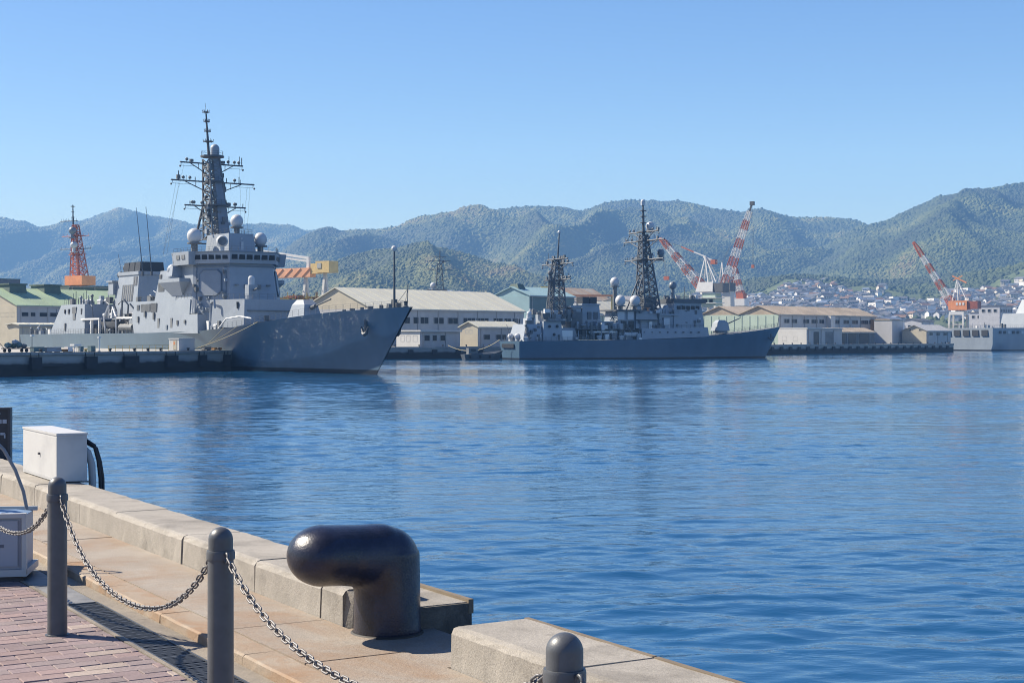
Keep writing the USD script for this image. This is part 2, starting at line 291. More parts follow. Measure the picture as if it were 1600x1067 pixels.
TOWN = lambda px, d: (d < 2350) & (ground_z(px, d, True) > 2.5)
rng = np.random.default_rng(7)
def forest():
    pts, size = [], []
    cols = np.linspace(-40, 1640, 840); dd = HD
    cz = ground_z(cols[:, None], dd[None, :]); el = (cz - EYE_Z) / dd
    hor = np.maximum.accumulate(np.concatenate([np.full((len(cols), 1), -1.), el[:, :-1]], 1), 1)
    N = 1100000
    d = np.sqrt(rng.uniform(1250 ** 2, 7700 ** 2, N)); px = rng.uniform(-40, 1640, N)
    z = ground_z(px, d); ci = np.clip(np.searchsorted(cols, px), 0, len(cols) - 1); di = np.clip(np.searchsorted(dd, d) - 1, 0, len(dd) - 1)
    r = np.exp(rng.normal(1.42, .27, N)).clip(2.4, 7) * np.clip(d / 3600, .8, 1.5)
    ok = ((z + r - EYE_Z) / d > hor[ci, di] - .0004) & (z > 6)
    # area sampling is already even in plan; thin it to the crown size
    area = r * r * 2.0
    keep = rng.uniform(0, 1, N) < np.clip(36. / area, 0, 1)
    house = (px > 1120) & (d < 2250) | (px > 560) & (px < 1120) & (d < 2000)
    ok &= keep & (~house | (rng.uniform(0, 1, N) < .05))
    d, px, z, r = d[ok], px[ok], z[ok], r[ok]
    P = np.column_stack([(px - 800) / FOCAL * d, d, z - r * .15])
    pi = UsdGeom.PointInstancer.Define(stage, '/World/wooded_hillside')
    rel = pi.CreatePrototypesRel()
    for k in range(5):
        m = usdkit.mesh(stage, f'/World/wooded_hillside/crown_{k:03d}' if k else '/World/wooded_hillside/crown', crown_mesh(k), LEAF, True)
        rel.AddTarget(m.GetPath())
    n = len(P)
    pi.CreateProtoIndicesAttr(Vt.IntArray.FromNumpy(rng.integers(0, 5, n).astype(np.int32)))
    pi.CreatePositionsAttr(Vt.Vec3fArray.FromNumpy(P.astype(np.float32)))
    pi.CreateScalesAttr(Vt.Vec3fArray.FromNumpy((r[:, None] * np.column_stack([np.ones(n), np.ones(n), rng.uniform(.6, 1.15, n)])).astype(np.float32)))
    a = rng.uniform(0, PI, n)
    pi.CreateOrientationsAttr(Vt.QuathArray([Gf.Quath(float(math.cos(x)), 0, 0, float(math.sin(x))) for x in a]))
    tag(pi, 'dense green and olive wood covering the hills behind the harbour', 'wood', kind='stuff')
    print('trees', n)
forest()

# ------------------------------------------------------------------ town on the slope
WALLS = [M('house_white', (.74, .73, .72), .7, .05, .5), M('house_cream', (.60, .56, .50), .7, .08, .5), M('house_grey', (.44, .45, .48), .7, .1, .5)]
ROOFS = [M('tile_dark', (.09, .10, .125), .6, .3, .5), M('tile_blue', (.14, .18, .26), .5, .2, .5), M('tile_brown', (.16, .10, .075), .7, .25, .5), M('roof_pale', (.34, .33, .33), .6, .15, .5)]
HT = []
for k, (w_, r_, L, W, h, pk, lab) in enumerate([(0, 0, 11, 8, 5.6, 2.2, 'small white house with dark tiled roof in the hillside town'), (1, 0, 12, 9, 5.4, 2.4, 'small cream house with dark tiled roof in the hillside town'),
        (0, 1, 10, 8, 6, 2.0, 'small white house with blue tiled roof in the hillside town'), (1, 2, 12, 8, 5.6, 2.3, 'small cream house with brown tiled roof in the hillside town'),
        (2, 0, 13, 9, 5.5, 2.4, 'small grey house with dark tiled roof in the hillside town'), (0, 3, 18, 10, 10, .5, 'pale flat roofed apartment block in the hillside town')]):
    base = f'/World/Looks/house_kind_{k:03d}'
    stage.CreateClassPrim(base)
    mb = MB().box(-L / 2, L / 2, -W / 2, W / 2, -5, h)
    if pk > 1: mb.add([(-L / 2, -W / 2, h), (-L / 2, W / 2, h), (-L / 2, 0, h + pk), (L / 2, -W / 2, h), (L / 2, W / 2, h), (L / 2, 0, h + pk)], [(0, 2, 1), (3, 4, 5)])
    usdkit.mesh(stage, base + '/wall', mb.mesh(), WALLS[w_])
    mb = MB(); o = .6
    if pk > 1:
        for sgn in (-1, 1):
            y0, y1 = sgn * (W / 2 + o), 0.; z0, z1 = h - o * pk / (W / 2), h + pk
            q = [(-L / 2 - o, y0, z0 + .02), (L / 2 + o, y0, z0 + .02), (L / 2 + o, y1, z1 + .02), (-L / 2 - o, y1, z1 + .02)]
            mb.hexa(np.array((q if sgn < 0 else q[::-1]) + [(a, b, c + .3) for a, b, c in (q if sgn < 0 else q[::-1])]))
    else: mb.box(-L / 2 - .2, L / 2 + .2, -W / 2 - .2, W / 2 + .2, h + .01, h + .5)
    usdkit.mesh(stage, base + '/roof', mb.mesh(), ROOFS[r_])
    mb = MB()
    for s in ((-.3, .0, .3) if L < 15 else (-.38, -.2, 0, .2, .38)):
        for zz in ((1.0, 3.6) if L < 15 else (1, 4, 7)):
            for sg in (-1, 1): mb.box(s * L - .8, s * L + .8, *sorted((sg * (W / 2 + .01), sg * (W / 2 + .06))), zz, zz + 1.3)
    tag(usdkit.mesh(stage, base + '/window', mb.mesh(), GLASS), kind='stuff')
    HT.append((base, lab))
def town():
    N = 60000; P = []
    px = rng.uniform(1085, 1640, N); d = np.sqrt(rng.uniform(1180 ** 2, 2420 ** 2, N))
    k = N // 4; px[:k] = rng.uniform(560, 1085, k); d[:k] = rng.uniform(1720, 2150, k)
    z = ground_z(px, d); X = (px - 800) / FOCAL * d
    py = 525 - (z - EYE_Z) / d * FOCAL
    # the town climbs to a wavering line and leaves wooded gaps
    top = np.interp(px, [560, 700, 900, 1085, 1130, 1200, 1230, 1290, 1330, 1390, 1440, 1500, 1545, 1600], [462, 452, 450, 452, 462, 466, 447, 440, 462, 446, 440, 462, 452, 436])
    gap = meshkit.fbm(np.column_stack([X / 140, d / 260, np.zeros(N)]), 3, 3)
    ok = (py > top) & (py < 519) & (gap < .63)
    cell = {}
    for i in np.nonzero(ok)[0]:
        c = (int(X[i] // 12), int(d[i] // 12))
        if any((c[0] + a, c[1] + b) in cell and np.hypot(X[i] - X[cell[(c[0] + a, c[1] + b)]], d[i] - d[cell[(c[0] + a, c[1] + b)]]) < 11.5 for a in (-1, 0, 1) for b in (-1, 0, 1)): continue
        cell[c] = i; P.append(i)
    P.sort(key=lambda i: d[i]); P = P[:2800]
    kinds = rng.choice(6, len(P), p=[.34, .17, .16, .12, .18, .03]); rot = rng.choice([.3, -.5, 1.1, 1.87], len(P)) + rng.normal(0, .15, len(P)); sc = rng.uniform(.7, 1.0, len(P))
    step = max(1, len(P) // 290); near = set([j for j, i in enumerate(P) if py[i] < 497][:290])
    rest = []
    for j, i in enumerate(P):
        if j in near:
            b, lab = HT[kinds[j]]
            x = UsdGeom.Xform.Define(stage, fresh('/World', 'town_house' if kinds[j] < 5 else 'apartment_block'))
            x.AddTranslateOp().Set(Gf.Vec3d(float(X[i]), float(d[i]), float(z[i]))); x.AddRotateZOp().Set(float(np.degrees(rot[j]))); x.AddScaleOp().Set(Gf.Vec3f(float(sc[j])))
            x.GetPrim().GetReferences().AddInternalReference(b); x.GetPrim().SetInstanceable(True)
            zone = ['above the old destroyer', 'behind the white dock crane', 'above the brown roofed shed', 'left of the orange crane', 'right of the orange crane'][int(np.searchsorted([1085, 1220, 1375, 1490], px[i]))]
            row = ['high', 'midway', 'low'][int(np.searchsorted([462, 482], py[i]))]; lab = lab.replace('in the hillside town', f'{row} on slope {zone}')
            tag(x, lab, 'house' if kinds[j] < 5 else 'apartment block', lab.replace('small ', '').replace(' house', ' houses').replace(' block', ' blocks'))
        else: rest.append(j)
    pi = UsdGeom.PointInstancer.Define(stage, '/World/hillside_town')
    for b, _ in HT:
        k = b[-3:]; x = UsdGeom.Xform.Define(stage, f'/World/hillside_town/house_{k}'); x.GetPrim().GetReferences().AddInternalReference(b)
        pi.CreatePrototypesRel().AddTarget(x.GetPath())
    idx = [P[j] for j in rest]
    pi.CreateProtoIndicesAttr(Vt.IntArray([int(kinds[j]) for j in rest]))
    pi.CreatePositionsAttr(Vt.Vec3fArray([Gf.Vec3f(float(X[i]), float(d[i]), float(z[i])) for i in idx]))
    pi.CreateScalesAttr(Vt.Vec3fArray([Gf.Vec3f(float(sc[j])) for j in rest]))
    pi.CreateOrientationsAttr(Vt.QuathArray([Gf.Quath(float(math.cos(rot[j] / 2)), 0, 0, float(math.sin(rot[j] / 2))) for j in rest]))
    tag(pi, 'mass of small distant houses climbing the slope below the hills', 'town', kind='stuff')
    print('houses', len(P))
town()

# ------------------------------------------------------------------ ships
# ship frame: x aft from the stem at the waterline, y to starboard, z up from the water
def make_hull(L, stem, bw, bd, zd, t, mats, nst=64, zs=(-1.5, 0, .5, 1.2, 2.5, 4), trans_rake=0.0, pw=1.6, zmin=-1.5):
    "bw, bd: half breadth at the waterline and at the deck edge against station 0..1; zd: deck height; stem(z): where the stem is"
    S = np.linspace(0, 1, nst) ** 1.35; NZ = 12
    def pt(s, k, side):
        ztop = float(np.interp(s, *zd)); z = zmin + (ztop - zmin) * k / NZ
        u0 = stem(z); u1 = L - trans_rake * z; u = u0 + (u1 - u0) * s
        w0, w1 = float(np.interp(s, *bw)), float(np.interp(s, *bd)); a = np.clip(z / ztop, 0, 1) ** pw if z > 0 else 0
        b = w0 + (w1 - w0) * a
        if z < 0: b *= 1 - .25 * (z / zmin) ** 2
        return u, side * b, z
    for nm, side in (('hull', 1),):
        v = np.array([[pt(s, k, sd) for k in range(NZ + 1)] for sd in (1, -1) for s in S]).reshape(2, nst, NZ + 1, 3)
        mb = MB(); i, j = np.meshgrid(np.arange(nst - 1), np.arange(NZ), indexing='ij'); q = (i * (NZ + 1) + j).ravel(); n1 = NZ + 1
        mb.add(v[0].reshape(-1, 3), np.column_stack([q, q + 1, q + n1 + 1, q + n1])[:, ::-1]); mb.add(v[1].reshape(-1, 3), np.column_stack([q, q + 1, q + n1 + 1, q + n1]))
        last = np.vstack([v[0, -1], v[1, -1]]); mb.add(last, [(k, k + n1, k + 1 + n1, k + 1) for k in range(NZ)])
        mb.build('hull', mats[0], t, 35)
    mb = MB(); top = np.vstack([v[0, :, -1] - [0, .02, .02], v[1, :, -1] + [0, .02, -.02]])
    mb.add(top, [(k, k + 1, nst + k + 1, nst + k) for k in range(nst - 1)]); mb.build('deck', mats[1], t)
    return lambda u, side=1: np.array([u, side * float(np.interp((u - stem(8)) / (L - stem(8)), *bd)), float(np.interp((u - stem(8)) / (L - stem(8)), *zd))])
def hull_mat(name, c, band):
    return mat_(stage, '/World/Looks/' + name, {
        'g': ('geometry', {}), 'x': ('separate_xyz', {}), 'mr': ('map_range', {'from_min': band - .04, 'from_max': band + .04}), 'm': ('mapping', {'scale': (.25, .25, .05)}), 'n': ('noise_texture', {'scale': 1.0, 'detail': 5.0, 'roughness': .65}),
        'r': ('rgb_ramp', {'ramp': [(.3, np.array(c) * .72), (.7, np.array(c) * .88)]}), 'mx': ('mix_color', {'a': (.012, .012, .014)}), 'n2': ('noise_texture', {'scale': .35, 'detail': 2.0}), 'b': ('bump', {'strength': .35, 'distance': .05}), 'p': ('principled_bsdf', {'roughness': .4})},
        [('g.position', 'x.vector'), ('x.z', 'mr.value'), ('g.position', 'm.vector'), ('m.vector', 'n.vector'), ('n.fac', 'r.fac'), ('r.color', 'mx.b'), ('mr.result', 'mx.fac'), ('mx.result', 'p.base_color'), ('g.position', 'n2.vector'), ('n2.fac', 'b.height'), ('b.normal', 'p.normal')], surface='p.BSDF')
def guard_rail(edge, us, t, side=1, h=1.05, r=.03, inset=.12, step=1.6, wires=(.35, .7, 1.05)):
    mb = MB(); P = [edge(u, side) - [0, side * inset, 0] for u in np.arange(us[0], us[1], step)]
    for p in P: mb.tube([p, p + [0, 0, h]], r, 4, False)
    for w in wires: mb.tube([p + [0, 0, w] for p in P], r * .55, 3, False)
    return mb.build('guard_rail', CLUT, t)
def rail_on(mb, pts, h=1.0, r=.03, step=1.5):
    for a, b in zip(pts[:-1], pts[1:]):
        a, b = np.array(a, float), np.array(b, float); n = max(1, int(np.linalg.norm(b - a) / step))
        for i in range(n + 1): p = a + (b - a) * i / n; mb.tube([p, p + [0, 0, h]], r, 4, False)
        for w in (h * .5, h): mb.tube([a + [0, 0, w], b + [0, 0, w]], r * .7, 3, False)
    return mb
def radome(t, c, r, ped, m=None, sz=1.05, name='radome'):
    o = MB().ball(c, r, 20, sz, -PI / 3).build(name, m or DOME, t, 40)
    z0 = c[2] - r * sz * .86
    MB().cyl((c[0], c[1], z0 - .25), r * .98, .3, 16).cyl((c[0], c[1], ped), r * .45, z0 - ped - .2, 10).build('radome_pedestal', CLUT, t)
def yard(t, c, half, m=DARKM, r=.16, gear=8, seed=0, drop=.55, brace=2.2):
    "cross yard along the beam with braces, aerials and a foot wire"
    R = random.Random(seed); c = np.array(c, float); mb = MB()
    mb.tube([c + [0, -half, .1], c + [0, half, .1]], r, 6)
    for s in (-1, 1):
        mb.tube([c + [0, s * half * .68, 0], c + [0, s * .7, -brace]], r * .65, 5)
        mb.tube([c + [0, s * half * .42, 0], c + [0, s * half * .42, -brace * .52]], r * .4, 4)
        mb.tube([c + [0, s * half * .97, -drop], c + [0, s * half * .55, -drop]], r * .25, 3)
        mb.tube([c + [0, s * half * .97, .1], c + [0, s * half * .97, -drop]], r * .3, 4)
    mb.build('yard', m, t)
    for k in range(gear):
        y = R.choice((-1, 1)) * R.uniform(.25, .98) * half; a = R.random()
        if a < .45: MB().tube([c + [0, y, .1], c + [0, y, R.uniform(.9, 2.0)]], R.uniform(.05, .1), 5).build('aerial', m, t)
        elif a < .75: MB().box(c[0] - .25, c[0] + .25, y - .35, y + .35, c[2] + .3, c[2] + R.uniform(.8, 1.2)).tube([c + [0, y, 0], c + [0, y, .4]], .06, 4).build('aerial_box', CLUT, t)
        else: MB().ball(c + [0, y, .75], .33, 10).tube([c + [0, y, .1], c + [0, y, .6]], .06, 4).build('sensor', CLUT, t)
    for s in (-1, 1): MB().ball(c + [0, s * half, -drop - .15], .22, 8).build('sensor', m, t)
def windows_row(t, a, b, z0, z1, n, gap=.25, out=(0, 0), m=None, name='bridge_window'):
    a, b = np.array(a, float), np.array(b, float); nn = np.array([(b - a)[1], -(b - a)[0]]); nn /= np.hypot(*nn)
    for i in range(n):
        p, q = a + (b - a) * (i + gap / 2) / n, a + (b - a) * (i + 1 - gap / 2) / n
        o0, o1 = nn * .03, nn * .1
        MB().hexa([(*(p - o0), z0), (*(q - o0), z0), (*(q + o1)[::1], z0), (*(p + o1), z0), (*(p - o0), z1), (*(q - o0), z1), (*(q + o1), z1), (*(p + o1), z1)]).build(name, m or GLASS, t)
def plate(t, name, quad, off, m):
    "a thin plate laid on a face, quad counter-clockwise as seen from outside"
    q = np.array(quad, float); n = nrm(np.cross(q[1] - q[0], q[3] - q[0])); b = q - n * .03; c = q + n * off
    return MB().hexa(np.vstack([b, c])).build(name, m, t)
def deck_gear(t, R, n, ur, vr, z, hmax=1.6, ms=None):
    for _ in range(n):
        u, v, k = R.uniform(*ur), R.uniform(*vr), R.random(); h = R.uniform(.5, hmax)
        if k < .35: MB().box(u - R.uniform(.3, .9), u + R.uniform(.3, .9), v - .4, v + .4, z, z + h).build('deck_locker', R.choice((CLUT, NAVY, WHITE, LOUV)), t)
        elif k < .6: MB().cyl((u, v, z), .22, h, 10).ball((u, v, z + h), .38, 10).build('vent', R.choice((NAVY, CLUT)), t)
        elif k < .8: MB().tube([(u - .7, v, z + .8), (u + .7, v, z + .8)], .38, 10).box(u - .5, u + .5, v - .3, v + .3, z, z + .5).build('life_raft_canister', DOME, t)
        elif k < .92: MB().tube([(u, v, z), (u, v, z + h * 1.7)], .09, 6).tube([(u, v, z + h * 1.7), (u + R.uniform(-1.5, 1.5), v, z + h * 1.7 + .4)], .07, 5).build('davit', R.choice((NAVY, WHITE)), t)
        else: MB().lathe([(.55, 0), (.55, .15), (.22, .2), (.22, .7), (.6, .75), (.6, .9), (.001, .9)], (u, v, z), 10).build('cable_reel', R.choice((ORANGE, NAVY, CLUT)), t)

def destroyer():
    b = at(588, 256); th = math.radians(54); ax = np.array([-math.cos(th), math.sin(th)])
    t = thing('warship', 'large grey destroyer with octagonal bridge and tall mast berthed behind the near pier', 'warship', (b[0], b[1], 0), math.atan2(ax[1], ax[0]))
    hm1 = hull_mat('destroyer_hull', (.09, .15, .205), .75)
    stem = lambda z: -1.0 * z if z > 0 else -.3 * z
    zd = ([0, .03, .09, .15, .25, .35, .5, 1], [11.1, 10.9, 10.45, 9.75, 8.15, 7.35, 7.0, 6.8])
    bw = ([0, .05, .1, .2, .3, .4, .5, .75, 1], [.05, .7, 1.6, 3.9, 6.4, 8.3, 9.1, 9.1, 8.2])
    bd = ([0, .02, .05, .1, .2, .3, .4, .5, .8, 1], [.2, 1.9, 3.7, 5.9, 8.6, 9.7, 10.0, 10.1, 9.9, 9.2])
    edge = make_hull(153, stem, bw, bd, zd, t, (hm1, DECK), pw=1.35)
    for side in (1, -1):
        guard_rail(edge, (-9.5, 42), t, side); guard_rail(edge, (110, 152), t, side)
    # bow fittings
    MB().tube([(-5.7, 0, 11), (-5.7, 0, 20.3)], [.22, .15], 8).box(-6.1, -5.3, -.35, .35, 10.9, 12.4).build('bow_pole', DARKM, t)
    MB().ball((-5.7, 0, 20.7), .5, 12).build('bow_light', DOME, t)
    MB().tube([(-9.7, 0, 11.1), (-9.9, 0, 14.8)], .07, 5).tube([(-9.8, 0, 14), (-7.2, 1.0, 11)], .04, 4).tube([(-9.8, 0, 14), (-7.2, -1.0, 11)], .04, 4).build('jackstaff', DARKM, t)
    MB().lathe([(.5, 0), (.5, .2), (.3, .3), (.3, .9), (.5, 1), (.001, 1)], (-9.2, 0, 11.0), 10).build('fairlead', DARKM, t)
    for s in (1, -1):
        y = s * 3.05; u = -1.2 if s > 0 else -3.0; y = s * (2.75 if s > 0 else 2.2)
        MB().tube([(u, y, 8.9), (u + .1, y * 1.02, 6.9)], .28, 6).tube([(u - 1.0, y * 1.05, 7.9), (u - .5, y * 1.05, 6.9), (u + .1, y * 1.08, 6.65), (u + .7, y * 1.05, 6.9), (u + 1.2, y * 1.05, 7.9)], [.12, .3, .36, .3, .12], 6).cyl((u, y * .9, 8.7), .55, .5, 10).build('anchor', DARKM, t)
    for u in (-7, -4.2, 2, 8): MB().cyl((u, 0, edge(u)[2] - .05), .5, .8, 10).cyl((u, 1.6, edge(u)[2] - .05), .35, .6, 10).build('capstan', CLUT, t)
    # gun
    g = MB(); g.frus([(21.8, -1.9), (28.2, -1.9), (28.2, 1.9), (21.8, 1.9)], 9.3, [(22.6, -1.35), (27.2, -1.35), (27.2, 1.35), (22.6, 1.35)], 12.0)
    g.frus([(22.6, -1.35), (27.2, -1.35), (27.2, 1.35), (22.6, 1.35)], 12.0, [(23.8, -.9), (26.2, -.9), (26.2, .9), (23.8, .9)], 12.9); g.build('gun_turret', NAVY, t, 25)
    MB().cyl((25, 0, 8.6), 3.0, .75, 24).build('gun_ring', CLUT, t)
    MB().tube([(22.6, 0, 11.4), (20.8, 0, 11.75)], .38, 10).tube([(20.9, 0, 11.72), (15.4, 0, 12.85)], .14, 8).build('gun_barrel', DARKM, t)
    MB().box(31.5, 35.2, -2.4, 2.4, 8.0, 9.35).build('missile_hatch', CLUT, t)
    # forward deckhouse
    MB().frus([(36, -6.6), (47, -8.4), (47, 8.4), (36, 6.6)], 8.0, [(36.3, -6.3), (47, -8.2), (47, 8.2), (36.3, 6.3)], 13.2).build('forward_deckhouse', NAVY, t)
    rail_on(MB(), [(46, 8, 13.2), (36.5, 6.2, 13.2), (36.5, -6.2, 13.2), (46, -8, 13.2)]).build('deckhouse_rail', CLUT, t)
    for u in (38.2, 40.4): MB().tube([(u, 6.75, 11.5), (u, 6.82, 12.7)], .22, 6).build('side_fitting', BLACK, t)
    plate(t, 'breakwater', [(33.5, 6.5, 8.0), (33.5, -6.5, 8.0), (32.2, -6.2, 9.1), (32.2, 6.2, 9.1)], .08, NAVY)
    MB().tube([(42, 8.9, 7.6), (40, 8.2, 9.6), (36, 7.4, 10.0), (33, 6.6, 9.6)], .16, 6).build('boat_boom', WHITE, t)
    # close-in gun on the deckhouse
    MB().cyl((39, 3.6, 13.2), 1.1, .8, 14).box(38.2, 39.8, 2.7, 4.5, 14, 15.9).build('close_in_gun_mount', NAVY, t)
    MB().tube([(39, 3.6, 15.9), (39, 3.6, 17.0)], .62, 12).ball((39, 3.6, 17.0), .62, 12).build('close_in_gun_radome', DOME, t)
    MB().tube([(38, 3.6, 14.9), (36.4, 3.6, 15.2)], .18, 8).build('close_in_gun_barrel', DARKM, t)
    # main superstructure: octagonal block
    def octo(uf, hf, uc, hc, ub): return [(uf, hf), (uf, -hf), (uc, -hc), (ub, -hc), (ub, hc), (uc, hc)][::-1]
    ob, ot = octo(44.2, 5.3, 51.5, 9.9, 66), octo(46.4, 4.5, 53.4, 8.7, 65)
    MB().frus(ob[::-1], 7.2, ot[::-1], 20.2).build('bridge_block', NAVY, t)
    lerp = lambda z: (z - 7.2) / 13.0
    def diag(s, z, f, off=0):   # point on the starboard forward slanting face, f from the front edge to the side edge
        k = lerp(z); a = np.array([44.2 + 2.2 * k, 5.3 - .8 * k]); c = np.array([51.5 + 1.9 * k, 9.9 - 1.2 * k]); p = a + (c - a) * f
        return np.array([p[0], p[1] * s, z])
    for s in (1, -1):
        fr = [(.22, 14.9), (.36, 14.1), (.66, 14.1), (.80, 14.9), (.80, 18.2), (.70, 18.9), (.32, 18.9), (.22, 18.2)]
        P = np.array([diag(s, z, f) for f, z in fr]); n = nrm(np.cross(P[1] - P[0], P[5] - P[0])); n = n if n[1] * s > 0 else -n
        mb = MB(); k = len(P); mb.add(np.vstack([P - n * .02, P + n * .22]), [(i, (i + 1) % k, k + (i + 1) % k, k + i) for i in range(k)]); mb.add(P + n * .22, [(0, i, i + 1) for i in range(1, k - 1)])
        mb.build('radar_panel', LOUV if False else NAVY, t)
        mb = MB()
        for (a, c) in zip(fr, fr[1:] + fr[:1]): mb.tube([diag(s, a[1], a[0]) + n * .2, diag(s, c[1], c[0]) + n * .2], .13, 5)
        mb.build('radar_panel_frame', HULL, t)
    # lower side house and its cut-out, upper side house
    for s in (1, -1):
        side = [(48.6, 6.9), (79.6, 7.0), (81.2, 10.4), (79.6, 13.4), (52.8, 13.4), (52.8, 10.5), (49.2, 10.5)]
        P = np.array([(u, s * (9.95 - .06 * (z - 7)), z) for u, z in side]); Q = P - [0, s * 4.5, 0]; k = len(P); mb = MB()
        tri = [(0, 1, 5), (0, 5, 6), (1, 2, 3), (1, 3, 4), (1, 4, 5)]
        mb.add(P, tri); mb.add(Q, [x[::-1] for x in tri]); mb.add(np.vstack([P, Q]), [(i, k + i, k + (i + 1) % k, (i + 1) % k) for i in range(k)])
        mb.build('side_house', NAVY, t)
        MB().frus([(60, s * 9.4), (70.3, s * 9.4), (70.3, s * 3), (60, s * 3)], 13.4, [(60, s * 9.0), (68.2, s * 9.0), (68.2, s * 3), (60, s * 3)], 19.3).build('upper_house', NAVY, t)
        for (u0, u1, z0, z1, m) in ((71.8, 76.4, 11.3, 12.8, CLUT), (68.4, 71.4, 11.2, 12.9, LOUV), (65.8, 68.6, 15.2, 17.0, CLUT), (67.3, 68.4, 17.4, 18.6, LOUV), (77.3, 78.5, 11.6, 12.7, LOUV)):
            y = s * (9.98 - .06 * (z0 - 7)) if z0 < 13.4 else s * (9.42 - .068 * (z0 - 13.4)); mb = MB()
            mb.box(u0, u1, min(y - s * .2, y + s * .05), max(y - s * .2, y + s * .05), z0, z1)
            for q in np.arange(z0 + .15, z1, .22): mb.box(u0, u1, min(y, y + s * .1), max(y, y + s * .1), q, q + .07)
            mb.build('louvre', m, t)
        for u in (60.5, 66.8): MB().box(u, u + .9, *sorted((s * 9.7, s * 9.92)), 8.0, 9.9).build('side_door', CLUT, t)
        # sponson with a boxy launcher
        MB().frus([(57, s * 7.5), (62, s * 7.5), (62, s * 9.3), (57, s * 9.3)][::s], 14.2, [(54.2, s * 7.5), (64.0, s * 7.5), (64.0, s * 11.2), (54.2, s * 11.2)][::s], 16.8).box(54.2, 64.0, min(s * 7.5, s * 11.2), max(s * 7.5, s * 11.2), 16.8, 17.5).build('sponson', NAVY, t)
        MB().cyl((59.8, s * 9.6, 17.5), 1.5, .5, 16).frus([(58.3, s * 8.3), (61.4, s * 8.3), (61.4, s * 10.9), (58.3, s * 10.9)][::s], 18.0, [(58.6, s * 8.6), (61.2, s * 8.6), (61.0, s * 10.5), (58.8, s * 10.5)][::s], 19.9).ball((60.6, s * 9.6, 19.2), 1.25, 14).build('director', NAVY, t, 30)
    R = random.Random(17)
    for k in range(26):      # fittings on the slanting face and the front of the block
        z = R.uniform(10.6, 13.6) if k < 14 else R.uniform(13.4, 19.8); f_ = R.uniform(.04, .96) if k < 14 else R.choice((R.uniform(.02, .16), R.uniform(.86, .97)))
        p = diag(1, z, f_); w = R.uniform(.12, .4); MB().box(p[0] - w, p[0] + w, p[1] - w, p[1] + w + .12, z, z + R.uniform(.25, .9)).build('wall_fitting', R.choice((CLUT, NAVY, HULL, LOUV)), t)
    for f_ in (.1, .9): MB().tube([diag(1, 10.6, f_) + [-.1, .1, 0], diag(1, 19.8, f_) + [-.1, .1, 0]], .07, 5).build('pipe', HULL, t)
    for y in (-3.2, -1.2, 1.4, 3.4): MB().box(45.2, 46.2, y - .35, y + .35, 15 + abs(y) * .3, 16.2).build('wall_fitting', CLUT, t)
    MB().tube([diag(1, 19.7, .98) + [0, .1, 0], diag(1, 19.7, 0) + [-.1, .1, 0], diag(-1, 19.7, 0) + [-.1, -.1, 0], diag(-1, 19.7, .98) + [0, -.1, 0]], .14, 5).build('ledge', HULL, t)
    MB().box(35.9, 36.15, -5.8, 5.8, 11.0, 11.15).box(36.0, 36.2, 1.5, 2.4, 8.1, 10.2).box(36.0, 36.2, -3.4, -2.5, 8.1, 10.2).build('front_fitting', CLUT, t)
    for u in (54.5, 58, 63, 69.5, 74, 77.5):
        z = R.uniform(7.6, 11); MB().box(u - .3, u + .3, 9.7, 10.05, z, z + R.uniform(.4, 1.4)).build('wall_fitting', R.choice((CLUT, HULL)), t)
    for u in np.arange(50.5, 80, 3.7): MB().bar((u, 9.93, 7.0), (u, 9.55, 13.3), .03).build('plate_seam', NAVY, t)
    MB().box(49.4, 52.8, 8.6, 9.6, 10.5, 10.7).build('side_ledge', CLUT, t)
    rail_on(MB(), [(49.4, 9.5, 10.5), (52.8, 9.5, 10.5)], 1.0).build('side_rail', CLUT, t)
    # bridge deck: windows all round the front, wings at the sides
    bb, bt = octo(45.6, 4.8, 52.6, 9.1, 62), octo(45.2, 4.9, 52.4, 9.3, 62)
    MB().frus(bb[::-1], 20.2, bt[::-1], 22.4).build('bridge', NAVY, t)
    wz = (20.95, 21.85)
    fo = lambda p: (p[0], p[1])
    windows_row(t, (45.4, 4.7), (45.4, -4.7), *wz, 6)
    windows_row(t, (52.2, 9.0), (45.7, 4.98), *wz, 5); windows_row(t, (45.7, -4.98), (52.2, -9.0), *wz, 5)
    mb = MB(); z = 22.4
    for p, q in zip(bt, bt[1:] + bt[:1]): mb.bar((*p, z), (*q, z), .25, .22)
    mb.build('bridge_cornice', HULL, t)
    rail_on(MB(), [(p[0], p[1] * .96, 22.4) for p in (bt[3], bt[4], bt[5], bt[0], bt[1], bt[2])], 1.0).build('bridge_roof_rail', CLUT, t)
    for s in (1, -1):
        MB().frus([(52.2, s * 8), (58.8, s * 8), (58.8, s * 10.2), (52.2, s * 10.2)][::s], 20.0, [(51.8, s * 8), (59.2, s * 8), (59.2, s * 10.4), (51.8, s * 10.4)][::s], 22.5).build('bridge_wing', NAVY, t)
        for u in (53.6, 56.0): MB().box(u, u + 1.5, *sorted((s * 10.3, s * 10.42)), 21.1, 21.9).build('wing_window', CLUT, t)
        MB().box(59.3, 61.5, *sorted((s * 7, s * 9.2)), 19.4, 22.2).build('decoy_launcher', BLACK, t)
    # upper block and domes
    MB().frus([(50, -2.9), (60, -3.2), (60, 3.2), (50, 2.9)], 22.4, [(50.6, -2.6), (59.6, -2.9), (59.6, 2.9), (50.6, 2.6)], 26.2).build('upper_block', NAVY, t)
    rail_on(MB(), [(59, 2.6, 26.2), (51, 2.5, 26.2), (51, -2.5, 26.2), (59, -2.6, 26.2)], .9).build('upper_block_rail', CLUT, t)
    MB().box(50.1, 50.55, -.25, .25, 22.5, 24.6).build('front_door', DOME, t); MB().ball((50.4, 0, 25.2), .22, 8).build('front_lamp', DOME, t)
